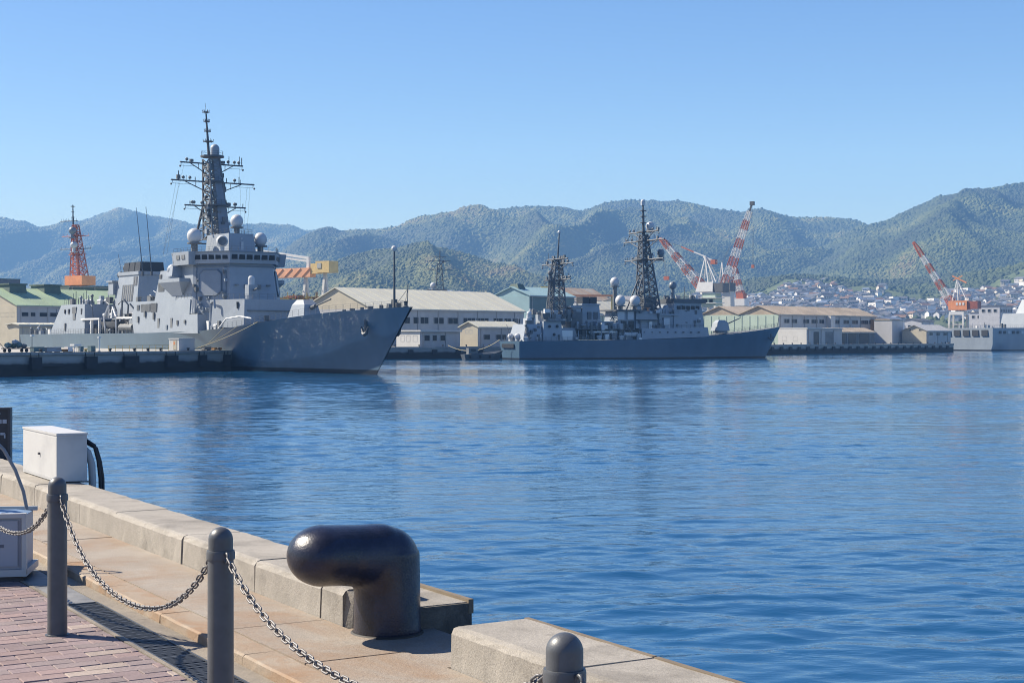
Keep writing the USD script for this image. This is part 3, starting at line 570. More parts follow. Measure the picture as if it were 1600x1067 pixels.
    radome(t, (58.6, 6.1, 25.9), 1.45, 22.4); radome(t, (52.5, 0, 28.7), 1.25, 26.2); radome(t, (52.4, -5.0, 25.3), 1.32, 22.4)
    MB().cyl((49.8, 4.4, 22.4), .45, 1.2, 10).ball((49.8, 4.4, 24.5), 1.15, 16).build('illuminator', DOME, t, 30); MB().lathe([(.85, 0), (.95, .15), (.001, .12)], (0, 0, 0), 16)
    MB().tube([(48.95, 4.75, 24.5), (48.7, 4.85, 24.5)], .85, 16).build('illuminator_face', CLUT, t)
    # mast
    R = random.Random(3); du = lambda z: 61 + (z - 26) * .19
    m_ = MB(); m_.frus([(59.0, -1.9), (61.3, -1.9), (61.0, .5), (59.0, .5)], 25.6, [(62.4, -.85), (63.4, -.85), (63.4, .35), (62.4, .35)], 41.8); m_.build('mast_tower', M('mast_grey', (.19, .215, .25), .55, .15, .5), t)
    mb = MB()
    for s in (1, -1): mb.tube([(67.5, s * 2.7, 22.5), (65.2, s * 1.1, 33)], .26, 7)
    for z in (25, 27.5, 30): mb.tube([(67.2 - (z - 23) * .21, 2.6 - (z - 23) * .14, z), (67.2 - (z - 23) * .21, -2.6 + (z - 23) * .14, z)], .14, 5); mb.tube([(67.2 - (z - 23) * .21, 2.6 - (z - 23) * .14, z), (62.6, 1.6, z + 1)], .12, 5)
    mb.build('mast_leg', DARKM, t)
    mb = MB(); B4 = [(59.4, -1.8), (63.6, -1.8), (63.6, 1.9), (59.4, 1.9)]; T4 = [(62.4, -1.0), (65.6, -1.0), (65.6, 1.1), (62.4, 1.1)]
    Pq = lambda c, k: np.array([B4[c][0] + (T4[c][0] - B4[c][0]) * k, B4[c][1] + (T4[c][1] - B4[c][1]) * k, 25.6 + 16.2 * k])
    for c in range(4): mb.tube([Pq(c, 0), Pq(c, 1)], .24, 6)
    for k in range(10):
        for c in range(4):
            e = (c + 1) % 4; mb.tube([Pq(c, k / 10), Pq(e, (k + 1) / 10)], .12, 4, False); mb.tube([Pq(e, k / 10), Pq(c, (k + 1) / 10)], .12, 4, False); mb.tube([Pq(c, k / 10), Pq(e, k / 10)], .15, 4, False)
    mb.build('mast_lattice', CLUT, t)
    for k in range(26):
        z = R.uniform(26.5, 40.5); w = 1.9 - (z - 26) * .07; u = du(z) + R.uniform(-1.2, 1.0); s = R.choice((1, 1, -1)); a = R.uniform(.25, .6)
        MB().box(u - a, u + a, *sorted((s * (w - .2), s * (w + R.uniform(.3, .9)))), z, z + R.uniform(.4, 1.1)).build('mast_fitting', R.choice((DARKM, CLUT, NAVY)), t)
    for k in range(10):
        z = R.uniform(27, 40); w = 1.6 - (z - 26) * .07; u = du(z) - w - .35; y = R.uniform(-.8, .8)
        MB().box(u - .3, u + .3, y - .35, y + .35, z, z + R.uniform(.4, 1.0)).build('mast_fitting', R.choice((DARKM, CLUT)), t)
    yard(t, (du(32), 0, 32.1), 6.6, gear=8, seed=1); yard(t, (du(37), 0, 37.0), 9.0, gear=10, seed=2); yard(t, (du(40.6), 0, 40.7), 6.8, gear=9, seed=5)
    for z, r in ((32.4, 2.3), (37.2, 1.9), (42.3, 2.35)):
        MB().cyl((du(z) - .5, 0, z - .2), r, .32, 16).build('mast_platform', DARKM, t); mb = MB()
        rail_on(mb, [(du(z) - .5 + r * .95 * math.cos(a), r * .95 * math.sin(a), z + .1) for a in np.linspace(0, 2 * PI, 9)], .9, .035).build('platform_rail', DARKM, t)
    MB().cyl((du(42) - 1.2, -.2, 42.4), .9, 1.4, 16).ball((du(42) - 1.2, -.2, 43.8), .9, 16, 1.0, 0).build('mast_radome', NAVY, t, 40)
    MB().tube([(du(42.4) + .3, .35, 42.3), (du(51.4), .35, 51.6)], [.3, .14], 8).build('topmast', DARKM, t)
    for z, r in ((51.3, .62), (49.4, .55), (47.4, .6), (45.3, .95)):
        u = du(z); mb = MB().cyl((u, .35, z), r, .15, 12)
        for a in np.arange(0, 2 * PI, PI / 3): mb.tube([(u + r * math.cos(a), .35 + r * math.sin(a), z - .1), (u + r * 1.1 * math.cos(a), .35 + r * 1.1 * math.sin(a), z + .55)], .06, 4)
        mb.build('topmast_ring', DARKM, t)
    MB().tube([(du(51.5), .35, 51.5), (du(53), .35, 53.2)], .04, 4).build('lightning_rod', DARKM, t)
    mb = MB()
    for y, z, y2, z2 in ((8.0, 36.6, 9.0, 22.6), (-8.0, 36.6, -9, 22.6), (7.4, 36.6, 8.2, 22.6), (6, 40.3, 8.6, 22.6), (-6, 40.3, -8.6, 22.6), (-7.4, 36.6, -8.0, 22.6)): mb.tube([(du(z), y, z), (du(z) + 4, y2, z2)], .025, 3)
    mb.build('halyard', CLUT, t)
    # funnels
    for (u0, u1, hw, zt, cu0, cu1, seed) in ((70.5, 80, 3.3, 20.4, 71.8, 80.6, 1), (92.0, 105.5, 3.7, 20.2, 92.6, 103.5, 2)):
        top = [(u0 + 1.2, -hw + .5), (u1 - 1.5, -hw + .5), (u1 - 1.5, hw - .5), (u0 + 1.2, hw - .5)]
        MB().frus([(u0, -hw - .9), (u1 + 2.5, -hw - .9), (u1 + 2.5, hw + .9), (u0, hw + .9)], 7.0, top, zt).build('funnel', NAVY, t)
        c = [(a + (b_ - a) * .0, y) for a, b_, y in ((u0 + .9, u0, -hw + .2), (u1 - 1.2, 0, -hw + .2), (u1 - 1.2, 0, hw - .2), (u0 + .9, 0, hw - .2))]
        MB().frus(c, zt - .6, c, zt + .12).build('funnel_rim', NAVY, t)
        n = 3; L = (u1 - u0 - 4) / n
        for k in range(n):
            a = u0 + 1.8 + k * L
            MB().frus([(a, -hw + .9), (a + L - .25, -hw + .9), (a + L - .25, hw - .9), (a, hw - .9)], zt + .1, [(a + .1, -hw + 1.1), (a + L - .35, -hw + 1.1), (a + L - .35, hw - 1.1), (a + .1, hw - 1.1)], zt + 2.2).build('uptake', BLACK, t)
        if seed == 2:
            for s in (1, -1):
                f = lambda z: hw + .9 - 1.4 * (z - 7) / 13.2
                for (a, b_, z0, z1) in ((95.3, 101.4, 13.9, 17.5), (93.6, 95.8, 17.3, 19.2)):
                    mb = MB().hexa([(a, s * (f(z0) - .1), z0), (b_, s * (f(z0) - .1), z0), (b_, s * (f(z0) + .08), z0), (a, s * (f(z0) + .08), z0), (a, s * (f(z1) - .1), z1), (b_, s * (f(z1) - .1), z1), (b_, s * (f(z1) + .08), z1), (a, s * (f(z1) + .08), z1)])
                    mb.build('intake_grille', CLUT if a > 95 else LOUV, t)
                    mb = MB()
                    for q in np.arange(a + .5, b_, 1.1): mb.bar((q, s * (f(z0) + .1), z0), (q, s * (f(z1) + .1), z1), .12)
                    mb.build('grille_bar', NAVY, t)
            MB().box(105.2, 108, -2.2, 4.3, 15.5, 18.3).box(105, 108.6, -2.4, 4.6, 18.3, 18.6).build('aft_director_house', NAVY, t)
            MB().cyl((106.6, 2, 18.6), .4, .8, 8).ball((106.6, 2, 19.9), .8, 12).build('aft_director', DARKM, t)
            MB().box(106, 108.5, 3.9, 4.7, 13.6, 15).build('aft_fitting', DARKM, t); MB().ball((104.6, 1.5, 21.4), .75, 12).build('funnel_searchlight', BLACK, t)
    for u, y, u2, z2 in ((91.2, 3.2, 94.8, 34), (87.9, 2.6, 91, 34)):
        MB().tube([(u, y, 19.8), (u2, y, z2)], [.12, .05], 5).cyl((u, y, 19.2), .3, .9, 8).build('whip_aerial', DARKM, t)
    MB().tube([(103.6, 3.0, 20.2), (105.5, 3.0, 24.5)], .05, 4).build('whip_aerial', DARKM, t)
    # amidships
    R = random.Random(11)
    MB().box(81, 92, -6, 6, 7, 10.2).build('midship_house', NAVY, t)
    for s in (1, -1):
        MB().box(100.5, 111.5, *sorted((s * 8.6, s * 9.3)), 9.95, 10.3).build('boat_deck_beam', WHITE, t)
        for u in (101, 105.5): MB().box(u, u + .35, *sorted((s * 8.7, s * 9.2)), 6.9, 10).build('boat_deck_post', WHITE, t)
        MB().box(78.5, 91, *sorted((s * 8.4, s * 9.2)), 10.05, 10.4).build('boat_deck_beam', WHITE, t)
        MB().tube([(83, s * 8.5, 8.2), (90, s * 8.5, 8.2)], .75, 10).build('torpedo_tube', CLUT, t)
        mb = MB(); mb.frus([(93, s * 7.1), (99.5, s * 7.4), (99.5, s * 8.9), (93, s * 8.6)][::s], 8.3, [(92, s * 6.9), (100, s * 6.9), (100, s * 9.2), (92, s * 9)][::s], 9.5); mb.build('ship_boat', DARKM, t)
        MB().tube([(91.6, s * 9, 7), (91.2, s * 9.2, 10.6), (93.5, s * 9, 12.5)], .2, 6).tube([(97.5, s * 9, 7), (98, s * 9.2, 10.4), (96, s * 9, 12.8)], .2, 6).build('boat_davit', WHITE if s > 0 else NAVY, t)
    deck_gear(t, R, 22, (82, 110), (5.2, 9), 6.95, 2.2); deck_gear(t, R, 10, (82, 92), (3, 6), 10.2, 2.2); deck_gear(t, R, 12, (92, 110), (3.5, 7.6), 10.2, 2.4)
    for k in range(5): MB().tube([(89 + k * 3.2, 6.2, 10.2), (88.4 + k * 3.4, 6.2, 12 + (k % 3)), (89.4 + k * 3.3, 6.8, 13.2 + (k % 2))], .2, 6).build('missile_tube_frame', CLUT, t)
    deck_gear(t, R, 8, (43, 48), (6.5, 9.2), 7.5, 2.0); MB().tube([(46.6, 8.2, 7.4), (46.6, 8.2, 12.6), (44.4, 8.5, 13.0), (44.2, 8.5, 11.6)], .22, 6).build('crane_davit', NAVY, t)
    deck_gear(t, R, 6, (70, 80), (5.8, 9), 13.4, 1.2); rail_on(MB(), [(53, 9.3, 13.4), (79, 9.3, 13.4)], 1.0).build('side_house_rail', CLUT, t)
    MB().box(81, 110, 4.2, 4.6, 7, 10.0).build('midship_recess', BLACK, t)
    for k in range(40):
        u = R.uniform(81.5, 110); y = R.uniform(5, 9); z = R.choice((6.95, 6.95, 10.3)); h = R.uniform(.5, 2.2)
        if k % 3: MB().box(u - R.uniform(.1, .6), u + R.uniform(.1, .6), y - .3, y + .3, z, z + h).build('deck_fitting', R.choice((CLUT, DARKM, NAVY, LOUV, BLACK, DOME)), t)
        else: MB().tube([(u, y, z), (u + R.uniform(-.6, .6), y, z + h * 1.3), (u + R.uniform(-1.4, 1.4), y, z + h * 1.5)], R.uniform(.07, .16), 5).build('davit', R.choice((CLUT, NAVY, WHITE)), t)
    rail_on(MB(), [(81, 9.6, 6.95), (110, 9.6, 6.9)], 1.1, .04).build('midship_rail', CLUT, t)
    for k in range(9): MB().tube([(111 + k * 1.6, 7.6, 13.5), (111 + k * 1.6, 7.6, 15 + (k * 7 % 4) * .5)], .07, 5).build('aerial', DARKM, t)
    # after deckhouse and quarterdeck
    MB().frus([(109.4, -9.2), (132.4, -9), (132.4, 9), (109.4, 9.2)], 6.8, [(110.6, -8.7), (125.9, -8.5), (125.9, 8.5), (110.6, 8.7)], 13.5).build('after_deckhouse', NAVY, t)
    f = lambda z: 9.15 - .08 * (z - 6.8)
    for (a, w, z0, z1, m) in ((112, .5, 11.2, 12.5, BLACK), (122.6, .6, 11.5, 12.4, BLACK), (120.0, .7, 11.4, 12.5, BLACK), (115.5, 2.6, 11.5, 12.9, LOUV), (115.9, 1.4, 10.0, 11.5, CLUT), (121.6, .7, 7.6, 9.3, LOUV)):
        for s in (1, -1): MB().box(a, a + w, *sorted((s * (f(z1) - .3), s * (f(z0) + .12))), z0, z1).build('side_opening', m, t)
    rail_on(MB(), [(125, 8.2, 13.5), (111, 8.4, 13.5)], 1.1, .04).build('after_rail', CLUT, t)
    deck_gear(t, R, 18, (111, 125), (2, 8), 13.5, 2.0)
    deck_gear(t, R, 26, (133, 152), (3, 9), 6.8, 1.5)
    MB().box(134, 142, -3.5, 3.5, 6.8, 7.9).build('missile_hatch', CLUT, t)
    MB().tube([(151.5, 0, 6.8), (153.5, 0, 13)], .08, 5).build('ensign_staff', DARKM, t)
    return t, edge, b, ax
ship1, edge1, bow1, ax1 = destroyer()

def frigate():
    b = at(1195, 451.8); th = math.radians(-26.2); ax = np.array([-math.cos(th), math.sin(th)])
    t = thing('warship', 'older grey destroyer with two lattice masts and white domes moored in mid distance', 'warship', (b[0], b[1], 0), math.atan2(ax[1], ax[0]))
    hm2 = hull_mat('frigate_hull', (.065, .12, .175), .5)
    stem = lambda z: -.6 * z if z > 0 else -.2 * z
    zd = ([0, .05, .12, .2, .3, .36, .5, .75, 1], [9.2, 8.6, 7.9, 7.2, 6.4, 5.9, 5.5, 5.2, 5.0])
    bw = ([0, .06, .15, .3, .5, .75, 1], [.05, .9, 2.7, 5.2, 6.5, 6.5, 5.2]); bd = ([0, .03, .08, .2, .35, .5, .8, 1], [.12, 1.3, 2.7, 5.0, 6.4, 6.8, 6.8, 6.2])
    edge = make_hull(83.2, stem, bw, bd, zd, t, (hm2, DECK), trans_rake=-.1, nst=48)
    for s in (1, -1): guard_rail(edge, (-4.5, 23), t, s, r=.04); guard_rail(edge, (47, 83), t, s, r=.04)
    R = random.Random(21)
    MB().tube([(-4.6, 0, 9.1), (-4.9, 0, 12)], .06, 4).build('jackstaff', DARKM, t); MB().tube([(83, 0, 5), (84.5, 0, 9.5)], .06, 4).build('ensign_staff', DARKM, t)
    MB().tube([(-.6, 2.3, 7.0), (-.5, 2.5, 5.4)], .3, 6).tube([(-1.5, 2.4, 6.0), (-.5, 2.6, 5.2), (.5, 2.4, 6.0)], .28, 6).build('anchor', DARKM, t)
    for s in (1, -1):
        P = np.array([(23.2, s * 5.7, 6.2), (46.0, s * 6.62, 5.45), (46, s * 6.45, 8.45), (23.6, s * 5.5, 8.9)]); Q = P - [0, s * 2.2, 0]
        MB().hexa(np.vstack([Q, P])).build('forecastle_side', NAVY, t)
    MB().box(24, 46, -5, 5, 6, 8.5).build('superstructure', NAVY, t)
    # gun
    MB().cyl((15.6, 0, 7.2), 2.1, .7, 18).build('gun_ring', CLUT, t)
    MB().frus([(13.4, -1.6), (18, -1.6), (18, 1.6), (13.4, 1.6)], 7.9, [(13.7, -1.2), (17.4, -1.2), (17.4, 1.2), (13.7, 1.2)], 10.2).frus([(13.7, -1.2), (17.4, -1.2), (17.4, 1.2), (13.7, 1.2)], 10.2, [(14.6, -.8), (16.6, -.8), (16.6, .8), (14.6, .8)], 11).build('gun_turret', NAVY, t, 25)
    MB().tube([(13.8, 0, 9.7), (8.6, 0, 11.7)], [.22, .13], 8).build('gun_barrel', DARKM, t)
    # bridge
    MB().frus([(24.6, -5.4), (35, -5.6), (35, 5.6), (24.6, 5.4)], 8.5, [(25.5, -5.0), (34.6, -5.3), (34.6, 5.3), (25.5, 5.0)], 15.7).build('bridge_block', NAVY, t)
    MB().box(24.2, 34.8, -5.5, 5.5, 15.7, 16.9).build('bridge_parapet', DARKM, t)
    windows_row(t, (25.35, 4.7), (25.35, -4.7), 13.9, 14.9, 7); windows_row(t, (34, 5.42), (26, 5.1), 13.9, 14.9, 5)
    rail_on(MB(), [(34, 5, 16.9), (25, 5, 16.9), (25, -5, 16.9), (34, -5, 16.9)], .9, .04).build('bridge_roof_rail', CLUT, t)
    deck_gear(t, R, 10, (25.5, 34), (-3, 4.6), 16.9, 1.3)
    MB().tube([(33.1, 2, 16.4), (33.1, 2, 19.6)], [.8, .45], 8).ball((33.1, 2, 20.7), 1.15, 16).build('director_dome', HULL, t, 40)
    MB().tube([(28.5, 1, 16.9), (28.5, 1, 20.5)], .1, 5).tube([(30, -2, 16.9), (30, -2, 19.5)], .08, 5).build('whip_aerial', DARKM, t)
    MB().box(33.5, 39.5, -5.2, 5.2, 8.5, 12.2).box(33.2, 39.8, -5.9, 5.9, 12.2, 12.6).box(34, 39, -4.5, 4.5, 12.6, 14.3).cyl((36.5, 3.8, 12.6), 1.0, 1.5, 12).ball((36.5, 3.8, 14.4), .8, 12).build('signal_deck', NAVY, t)
    for s in (1, -1): rail_on(MB(), [(33.4, s * 5.8, 12.6), (39.6, s * 5.8, 12.6)], 1, .04).build('signal_deck_rail', CLUT, t)
    MB().box(36.5, 38.4, 4.9, 5.9, 8.5, 11.4).build('white_locker', DOME, t)
    for k in range(30):
        u = R.uniform(26, 46); z = R.uniform(8.9, 15); z = min(z, 12.8) if u > 35 else z; y = 5.1 + (0.02 if u > 35 else .1 - (z - 8.5) * .05)
        MB().box(u - R.uniform(.15, .6), u + R.uniform(.15, .6), y - .3, y + R.uniform(.15, .5), z, z + R.uniform(.3, 1.1)).build('wall_fitting', R.choice((DARKM, CLUT, NAVY, LOUV, DOME)), t)
    for u in np.arange(27, 46, 2.6): MB().cyl((u, 6.0, 7.4), .2, .05, 8).box(u - .16, u + .16, 5.9, 6.52, 7.3, 7.6).build('porthole', BLACK, t)
    deck_gear(t, R, 14, (35, 46), (3.2, 6), 8.5, 2.0); deck_gear(t, R, 8, (40, 47), (2.5, 4.4), 13.4, 1.6)
    rail_on(MB(), [(25, 5.6, 8.7), (46, 6.4, 8.5)], 1.0, .04).build('superstructure_rail', CLUT, t)
    MB().box(39.6, 46.8, 4.7, 6.0, 10.8, 11.0).box(40.2, 40.4, 5.7, 5.9, 8.5, 10.8).box(46, 46.2, 5.7, 5.9, 8.5, 10.8).build('side_gallery', DARKM, t)
    # midships house under the main mast, white domes
    MB().frus([(39.6, -5), (47, -5), (47, 5), (39.6, 5)], 8.5, [(40, -4.6), (46.6, -4.6), (46.6, 4.6), (40, 4.6)], 13.4).build('mast_house', NAVY, t)
    MB().box(44, 53.5, -5.4, 5.4, 13.3, 13.7).build('dome_platform', DARKM, t)
    rail_on(MB(), [(44.2, 5.2, 13.7), (53.3, 5.2, 13.7)], .9, .04).build('platform_rail', CLUT, t)
    MB().frus([(47, -3.5), (53, -3.5), (53, 4.6), (47, 4.6)], 5.5, [(47, -3.2), (52, -3.2), (52, 4.2), (47, 4.2)], 13.3).build('boiler_house', NAVY, t)
    for u in (48.2, 50.6): MB().cyl((u, 4.5, 9.2), .8, .12, 12).box(u - .8, u + .8, 4.1, 4.72, 8.5, 10.6).build('side_opening', BLACK, t)
    radome(t, (50.9, 3.2, 16.2), 1.45, 13.6, sz=1.1); radome(t, (46.2, 3.2, 16.2), 1.45, 13.6, sz=1.1)
    radome(t, (49.4, -2.5, 21.6), 1.3, 13.6, DOME)
    for k in range(5):
        MB().tube([(53.2 + k * .5, 4.6, 8 + k), (54.4 - k * .3, 4.6, 9.5 + k)], .12, 5).box(52.8, 54, 3.8, 4.6, 8.2 + k, 8.5 + k).build('ladder_frame', CLUT, t)
    mb = MB(); lattice(mb, (40, 0, 13.4), (41.2, 0, 29), 2.6, 1.35, 8, .26, .15, ax=[0, 1, 0]); lattice(mb, (41.2, 0, 29), (41.5, 0, 35), 1.35, .85, 4, .24, .15, ax=[0, 1, 0]); mb.build('main_mast', DARKM, t)
    mb = MB()
    for s in (1, -1): mb.tube([(46.0, s * 2, 13.6), (42, s * .8, 24)], .22, 6)
    mb.tube([(45, 1.8, 16), (45, -1.8, 16)], .14, 5); mb.build('mast_leg', DARKM, t)
    MB().box(38.2, 42.2, -1.6, 1.6, 13.4, 17.3).build('mast_foot_house', CLUT, t)
    for z, h, sd in ((27.8, 10.5, 31), (33.1, 11, 32), (35.6, 8, 33)): yard(t, (41.4, 0, z), h, gear=9, seed=sd, r=.22, brace=2.4)
    for z, r in ((28, 2.4), (33.3, 1.7), (35.8, 1.6)): MB().box(41.2 - r * 1.5, 41.2 + r, -r, r, z - .15, z + .15).build('mast_platform', DARKM, t)
    radome(t, (39.3, 0, 37.4), 1.25, 35.9); radome(t, (36.2, .6, 30.0), 1.05, 28, HULL); MB().box(35.2, 41, -.6, .6, 27.8, 28.1).build('mast_platform', DARKM, t)
    MB().tube([(41.5, 0, 35), (41.7, 0, 43.8)], [.45, .22], 8).build('topmast', DARKM, t); MB().cyl((41.7, 0, 43.2), .62, 1.0, 12).ball((41.7, 0, 44.3), .62, 12).build('topmast_dome', DOME, t)
    for z in (38.2, 40.0, 41.6): MB().cyl((41.6, 0, z), .9, .2, 10).build('topmast_ring', DARKM, t)
    for k in range(22):
        z = R.uniform(14, 34); w = 2.5 - (z - 13) * .085; s = R.choice((1, -1)); u = 40.4 + R.uniform(-w, w)
        MB().box(u - .4, u + .4, *sorted((s * (w - .1), s * (w + .6))), z, z + R.uniform(.4, 1.2)).build('mast_fitting', R.choice((DARKM, CLUT)), t)
    for k in range(46):
        u = R.uniform(46.5, 66); y = R.uniform(3.2, 6.2); h = R.uniform(.6, 2.2)
        MB().box(u - R.uniform(.15, .8), u + R.uniform(.15, .8), y - .3, y + .3, R.choice((5.4, 5.4, 8.0)), 5.4 + h + (2.6 if h > 1.6 else 0)).build('deck_fitting', R.choice((DARKM, CLUT, NAVY, LOUV, DOME, BLACK)), t)
    for u in np.arange(46.6, 66, 2.4): MB().tube([(u, 6.2, 5.4), (u, 6.2, 7.9)], .12, 5).build('deck_post', NAVY, t)
    MB().box(46.2, 53.2, 5.0, 6.5, 7.9, 8.15).box(46.2, 53, 2, 5, 5.5, 7.9).build('side_gallery', BLACK, t)
    for u0, u1, z0, z1 in ((47.5, 49.4, 10.9, 13.2), (50.4, 52.6, 10.9, 13.2)): MB().box(u0, u1, 4.35, 4.62, z0, z1).build('wall_fitting', DOME, t)
    for k in range(6): MB().bar((53.4 - k * .1, 4.4, 8.2 + k * .9), (55.6 - k * .25, 4.4, 8.2 + k * .9), .16).bar((53.4, 4.4, 8 + k * .9), (55.4 - k * .2, 4.4, 9 + k * .9), .12).build('trestle', CLUT, t)
    MB().box(63.2, 66.8, 3.4, 3.7, 6, 13).build('after_wall', LOUV, t)
    for k in range(20):
        u = R.uniform(65.5, 76); z = R.uniform(8.6, 12.4); MB().box(u - R.uniform(.2, .7), u + R.uniform(.2, .7), 3.2, R.uniform(3.6, 4.8), z, z + R.uniform(.5, 1.6)).build('wall_fitting', R.choice((DARKM, CLUT, LOUV, DOME)), t)
    for s in (1, -1): MB().box(66, 76, *sorted((s * 5.2, s * 5.9)), 10.35, 10.5).build('after_ledge', DARKM, t)
    rail_on(MB(), [(66, 5.3, 10.4), (76, 5.3, 10.4)], 1.1, .05).build('after_rail', CLUT, t); rail_on(MB(), [(67, 3.4, 12.3), (74, 3.4, 12.3)], 1.1, .05).build('after_rail', CLUT, t)
    deck_gear(t, R, 16, (66, 76), (-3, 3.2), 12.3, 1.8)
    MB().box(53.2, 66, 2.9, 3.3, 5.5, 8.2).build('side_gallery', LOUV, t)
    MB().box(52.6, 66, 3.2, 6.3, 8.2, 8.4).build('boat_deck', DARKM, t); rail_on(MB(), [(53, 6.2, 8.4), (66, 6.2, 8.4)], 1.0, .05).build('boat_deck_rail', CLUT, t); deck_gear(t, R, 20, (53, 66), (3.4, 6.0), 8.4, 1.8)
    # funnel
    MB().frus([(56.4, -2.8), (63.2, -2.8), (63.2, 2.8), (56.4, 2.8)], 5.5, [(57.2, -2.3), (62.4, -2.3), (62.4, 2.3), (57.2, 2.3)], 15.2).box(56.9, 62.7, -2.6, 2.6, 14.9, 15.3).build('funnel', NAVY, t)
    for a in (57.6, 60.0): MB().box(a, a + 2.1, -1.8, 1.8, 15.3, 17.2).build('uptake', BLACK, t)
    for a in (57.8, 59.8): MB().box(a, a + 1.2, 2.45, 2.75, 11, 13).build('intake_grille', LOUV, t)
    MB().box(63.5, 66.2, -3.4, 3.4, 5.5, 14.2).box(63, 67, -3.8, 3.8, 14.2, 14.6).build('after_mast_house', NAVY, t)
    # missile box launcher amidships
    MB().box(53.4, 62.2, 2.6, 5.8, 7.3, 7.7).build('launcher_deck', WHITE, t); MB().box(54.6, 59.6, 3.0, 5.4, 7.7, 10.4).build('box_launcher', NAVY, t)
    for k in range(4): MB().box(54.7 + k * 1.22, 55.7 + k * 1.22, 5.38, 5.5, 7.9, 10.2).build('launcher_cell', CLUT, t)
    MB().tube([(47, 5.6, 6.9), (51.4, 5.6, 6.9)], .7, 10).build('torpedo_tube', DOME, t)
    deck_gear(t, R, 34, (46.5, 66), (3.5, 6.3), 5.4, 1.8)
    # after mast and after houses
    mb = MB(); lattice(mb, (69.4, 0, 12.2), (69.0, 0, 27.2), 2.1, .95, 7, .22, .13, ax=[0, 1, 0]); mb.build('after_mast', DARKM, t)
    mb = MB(); lattice(mb, (71.8, 1.2, 12.2), (71.3, .8, 22), .8, .45, 5, .14, .08, ax=[0, 1, 0]); mb.build('after_mast_support', DARKM, t)
    for z, h, sd in ((21.7, 7.6, 41), (26.0, 9, 42), (27.4, 6, 43)): yard(t, (69, 0, z), h, gear=8, seed=sd, r=.2, brace=1.6)
    MB().box(67.5, 72.6, -1.2, 1.5, 21.4, 21.7).box(68, 70.6, -1, 1, 27.1, 27.4).build('mast_platform', DARKM, t)
    MB().cyl((71.6, .8, 21.7), .5, 1.2, 10).ball((71.6, .8, 23.6), .75, 12).build('after_radar', DARKM, t)
    MB().tube([(68.9, 0, 27.4), (68.4, 0, 34.6)], [.28, .16], 7).build('topmast', DARKM, t); MB().ball((68.4, 0, 34.9), .45, 10).build('topmast_dome', DOME, t)
    MB().frus([(65.5, -5.2), (70.6, -5.2), (70.6, 5.2), (65.5, 5.2)], 5.2, [(66, -4.6), (70.2, -4.6), (70.2, 4.6), (66, 4.6)], 8.6).build('after_house', NAVY, t)
    MB().frus([(70.4, -5.8), (76.4, -5.8), (76.4, 5.8), (70.4, 5.8)], 5.1, [(70.6, -5.2), (75.9, -5.2), (75.9, 5.2), (70.6, 5.2)], 10.4).box(67, 74, -3.4, 3.4, 10.4, 12.3).build('hangar', NAVY, t)
    MB().frus([(76.4, -5.4), (81.8, -4.6), (81.8, 4.6), (76.4, 5.4)], 5.1, [(76.4, -4.4), (80.6, -3.8), (80.6, 3.8), (76.4, 4.4)], 9.6).build('launcher_house', NAVY, t)
    MB().box(77, 79.6, .2, 2.6, 9.6, 11.2).cyl((78.4, 1.5, 11.2), .8, .9, 12).ball((78.4, 1.5, 12.5), .7, 12).build('close_in_gun_radome', DOME, t)
    for k, (u, v, z) in enumerate(((72, 5.6, 9), (74.3, 5.6, 9), (73, 5.7, 6.8), (78, 4.4, 8))): MB().ball((u, v, z), .42, 8).build('porthole', BLACK, t)
    MB().box(67.2, 70.5, 4.9, 5.5, 5.3, 7.9).build('white_locker', WHITE, t)
    deck_gear(t, R, 26, (66, 83), (2.5, 6), 5.05, 1.8); deck_gear(t, R, 10, (76.5, 80.5), (-2, 3.6), 9.6, 1.6)
    for k in range(12): u = R.uniform(76.6, 81); z = R.uniform(5.6, 9); MB().box(u - .3, u + .3, 4.2, 5.3 - (z - 5) * .18, z, z + R.uniform(.4, 1.0)).build('wall_fitting', R.choice((DARKM, CLUT, LOUV, BLACK)), t)
    for u, v in ((80, 4), (82.3, -2), (81.8, 1.2)): MB().cyl((u, v, 5), .35, .8, 8).ball((u, v, 6.3), .85, 12).build('deck_dome', DOME, t)
    # mooring recess and lines at the stern
    MB().box(83.0, 83.9, -4.2, 3.0, 3.2, 4.3).build('stern_opening', BLACK, t)
    return t
frigate()
def workboat():
    b = at(750, 412); t = thing('workboat', 'small dark workboat lying at the stern of the old destroyer', 'boat', (b[0], b[1], 0), math.radians(22))
    mb = MB(); mb.frus([(-4.5, -1.2), (3.2, -1.3), (5.2, 0), (3.2, 1.3), (-4.5, 1.2)], -.4, [(-5.0, -1.6), (3.6, -1.7), (6.6, 0), (3.6, 1.7), (-5.0, 1.6)], [1.5, 1.7, 2.5, 1.7, 1.5]); mb.build('hull', DARKM, t)
    MB().box(-3.6, -1.0, -1.0, 1.0, 1.5, 3.2).build('cabin', CLUT, t); MB().box(-3.0, -1.6, -1.06, -1.0, 2.3, 2.9).build('cabin_window', BLACK, t)
    MB().tube([(1, 0, 1.6), (1, 0, 4.2)], .08, 6).tube([(1, 0, 3.6), (-3, 0, 3.1)], .05, 5).build('mast', DARKM, t)
    for x in (-3.4, -.5, 2.2): MB().tube([(x, -1.75, .5), (x, -1.75, 1.3)], .28, 8).build('fender', RUBBER, t)
workboat()

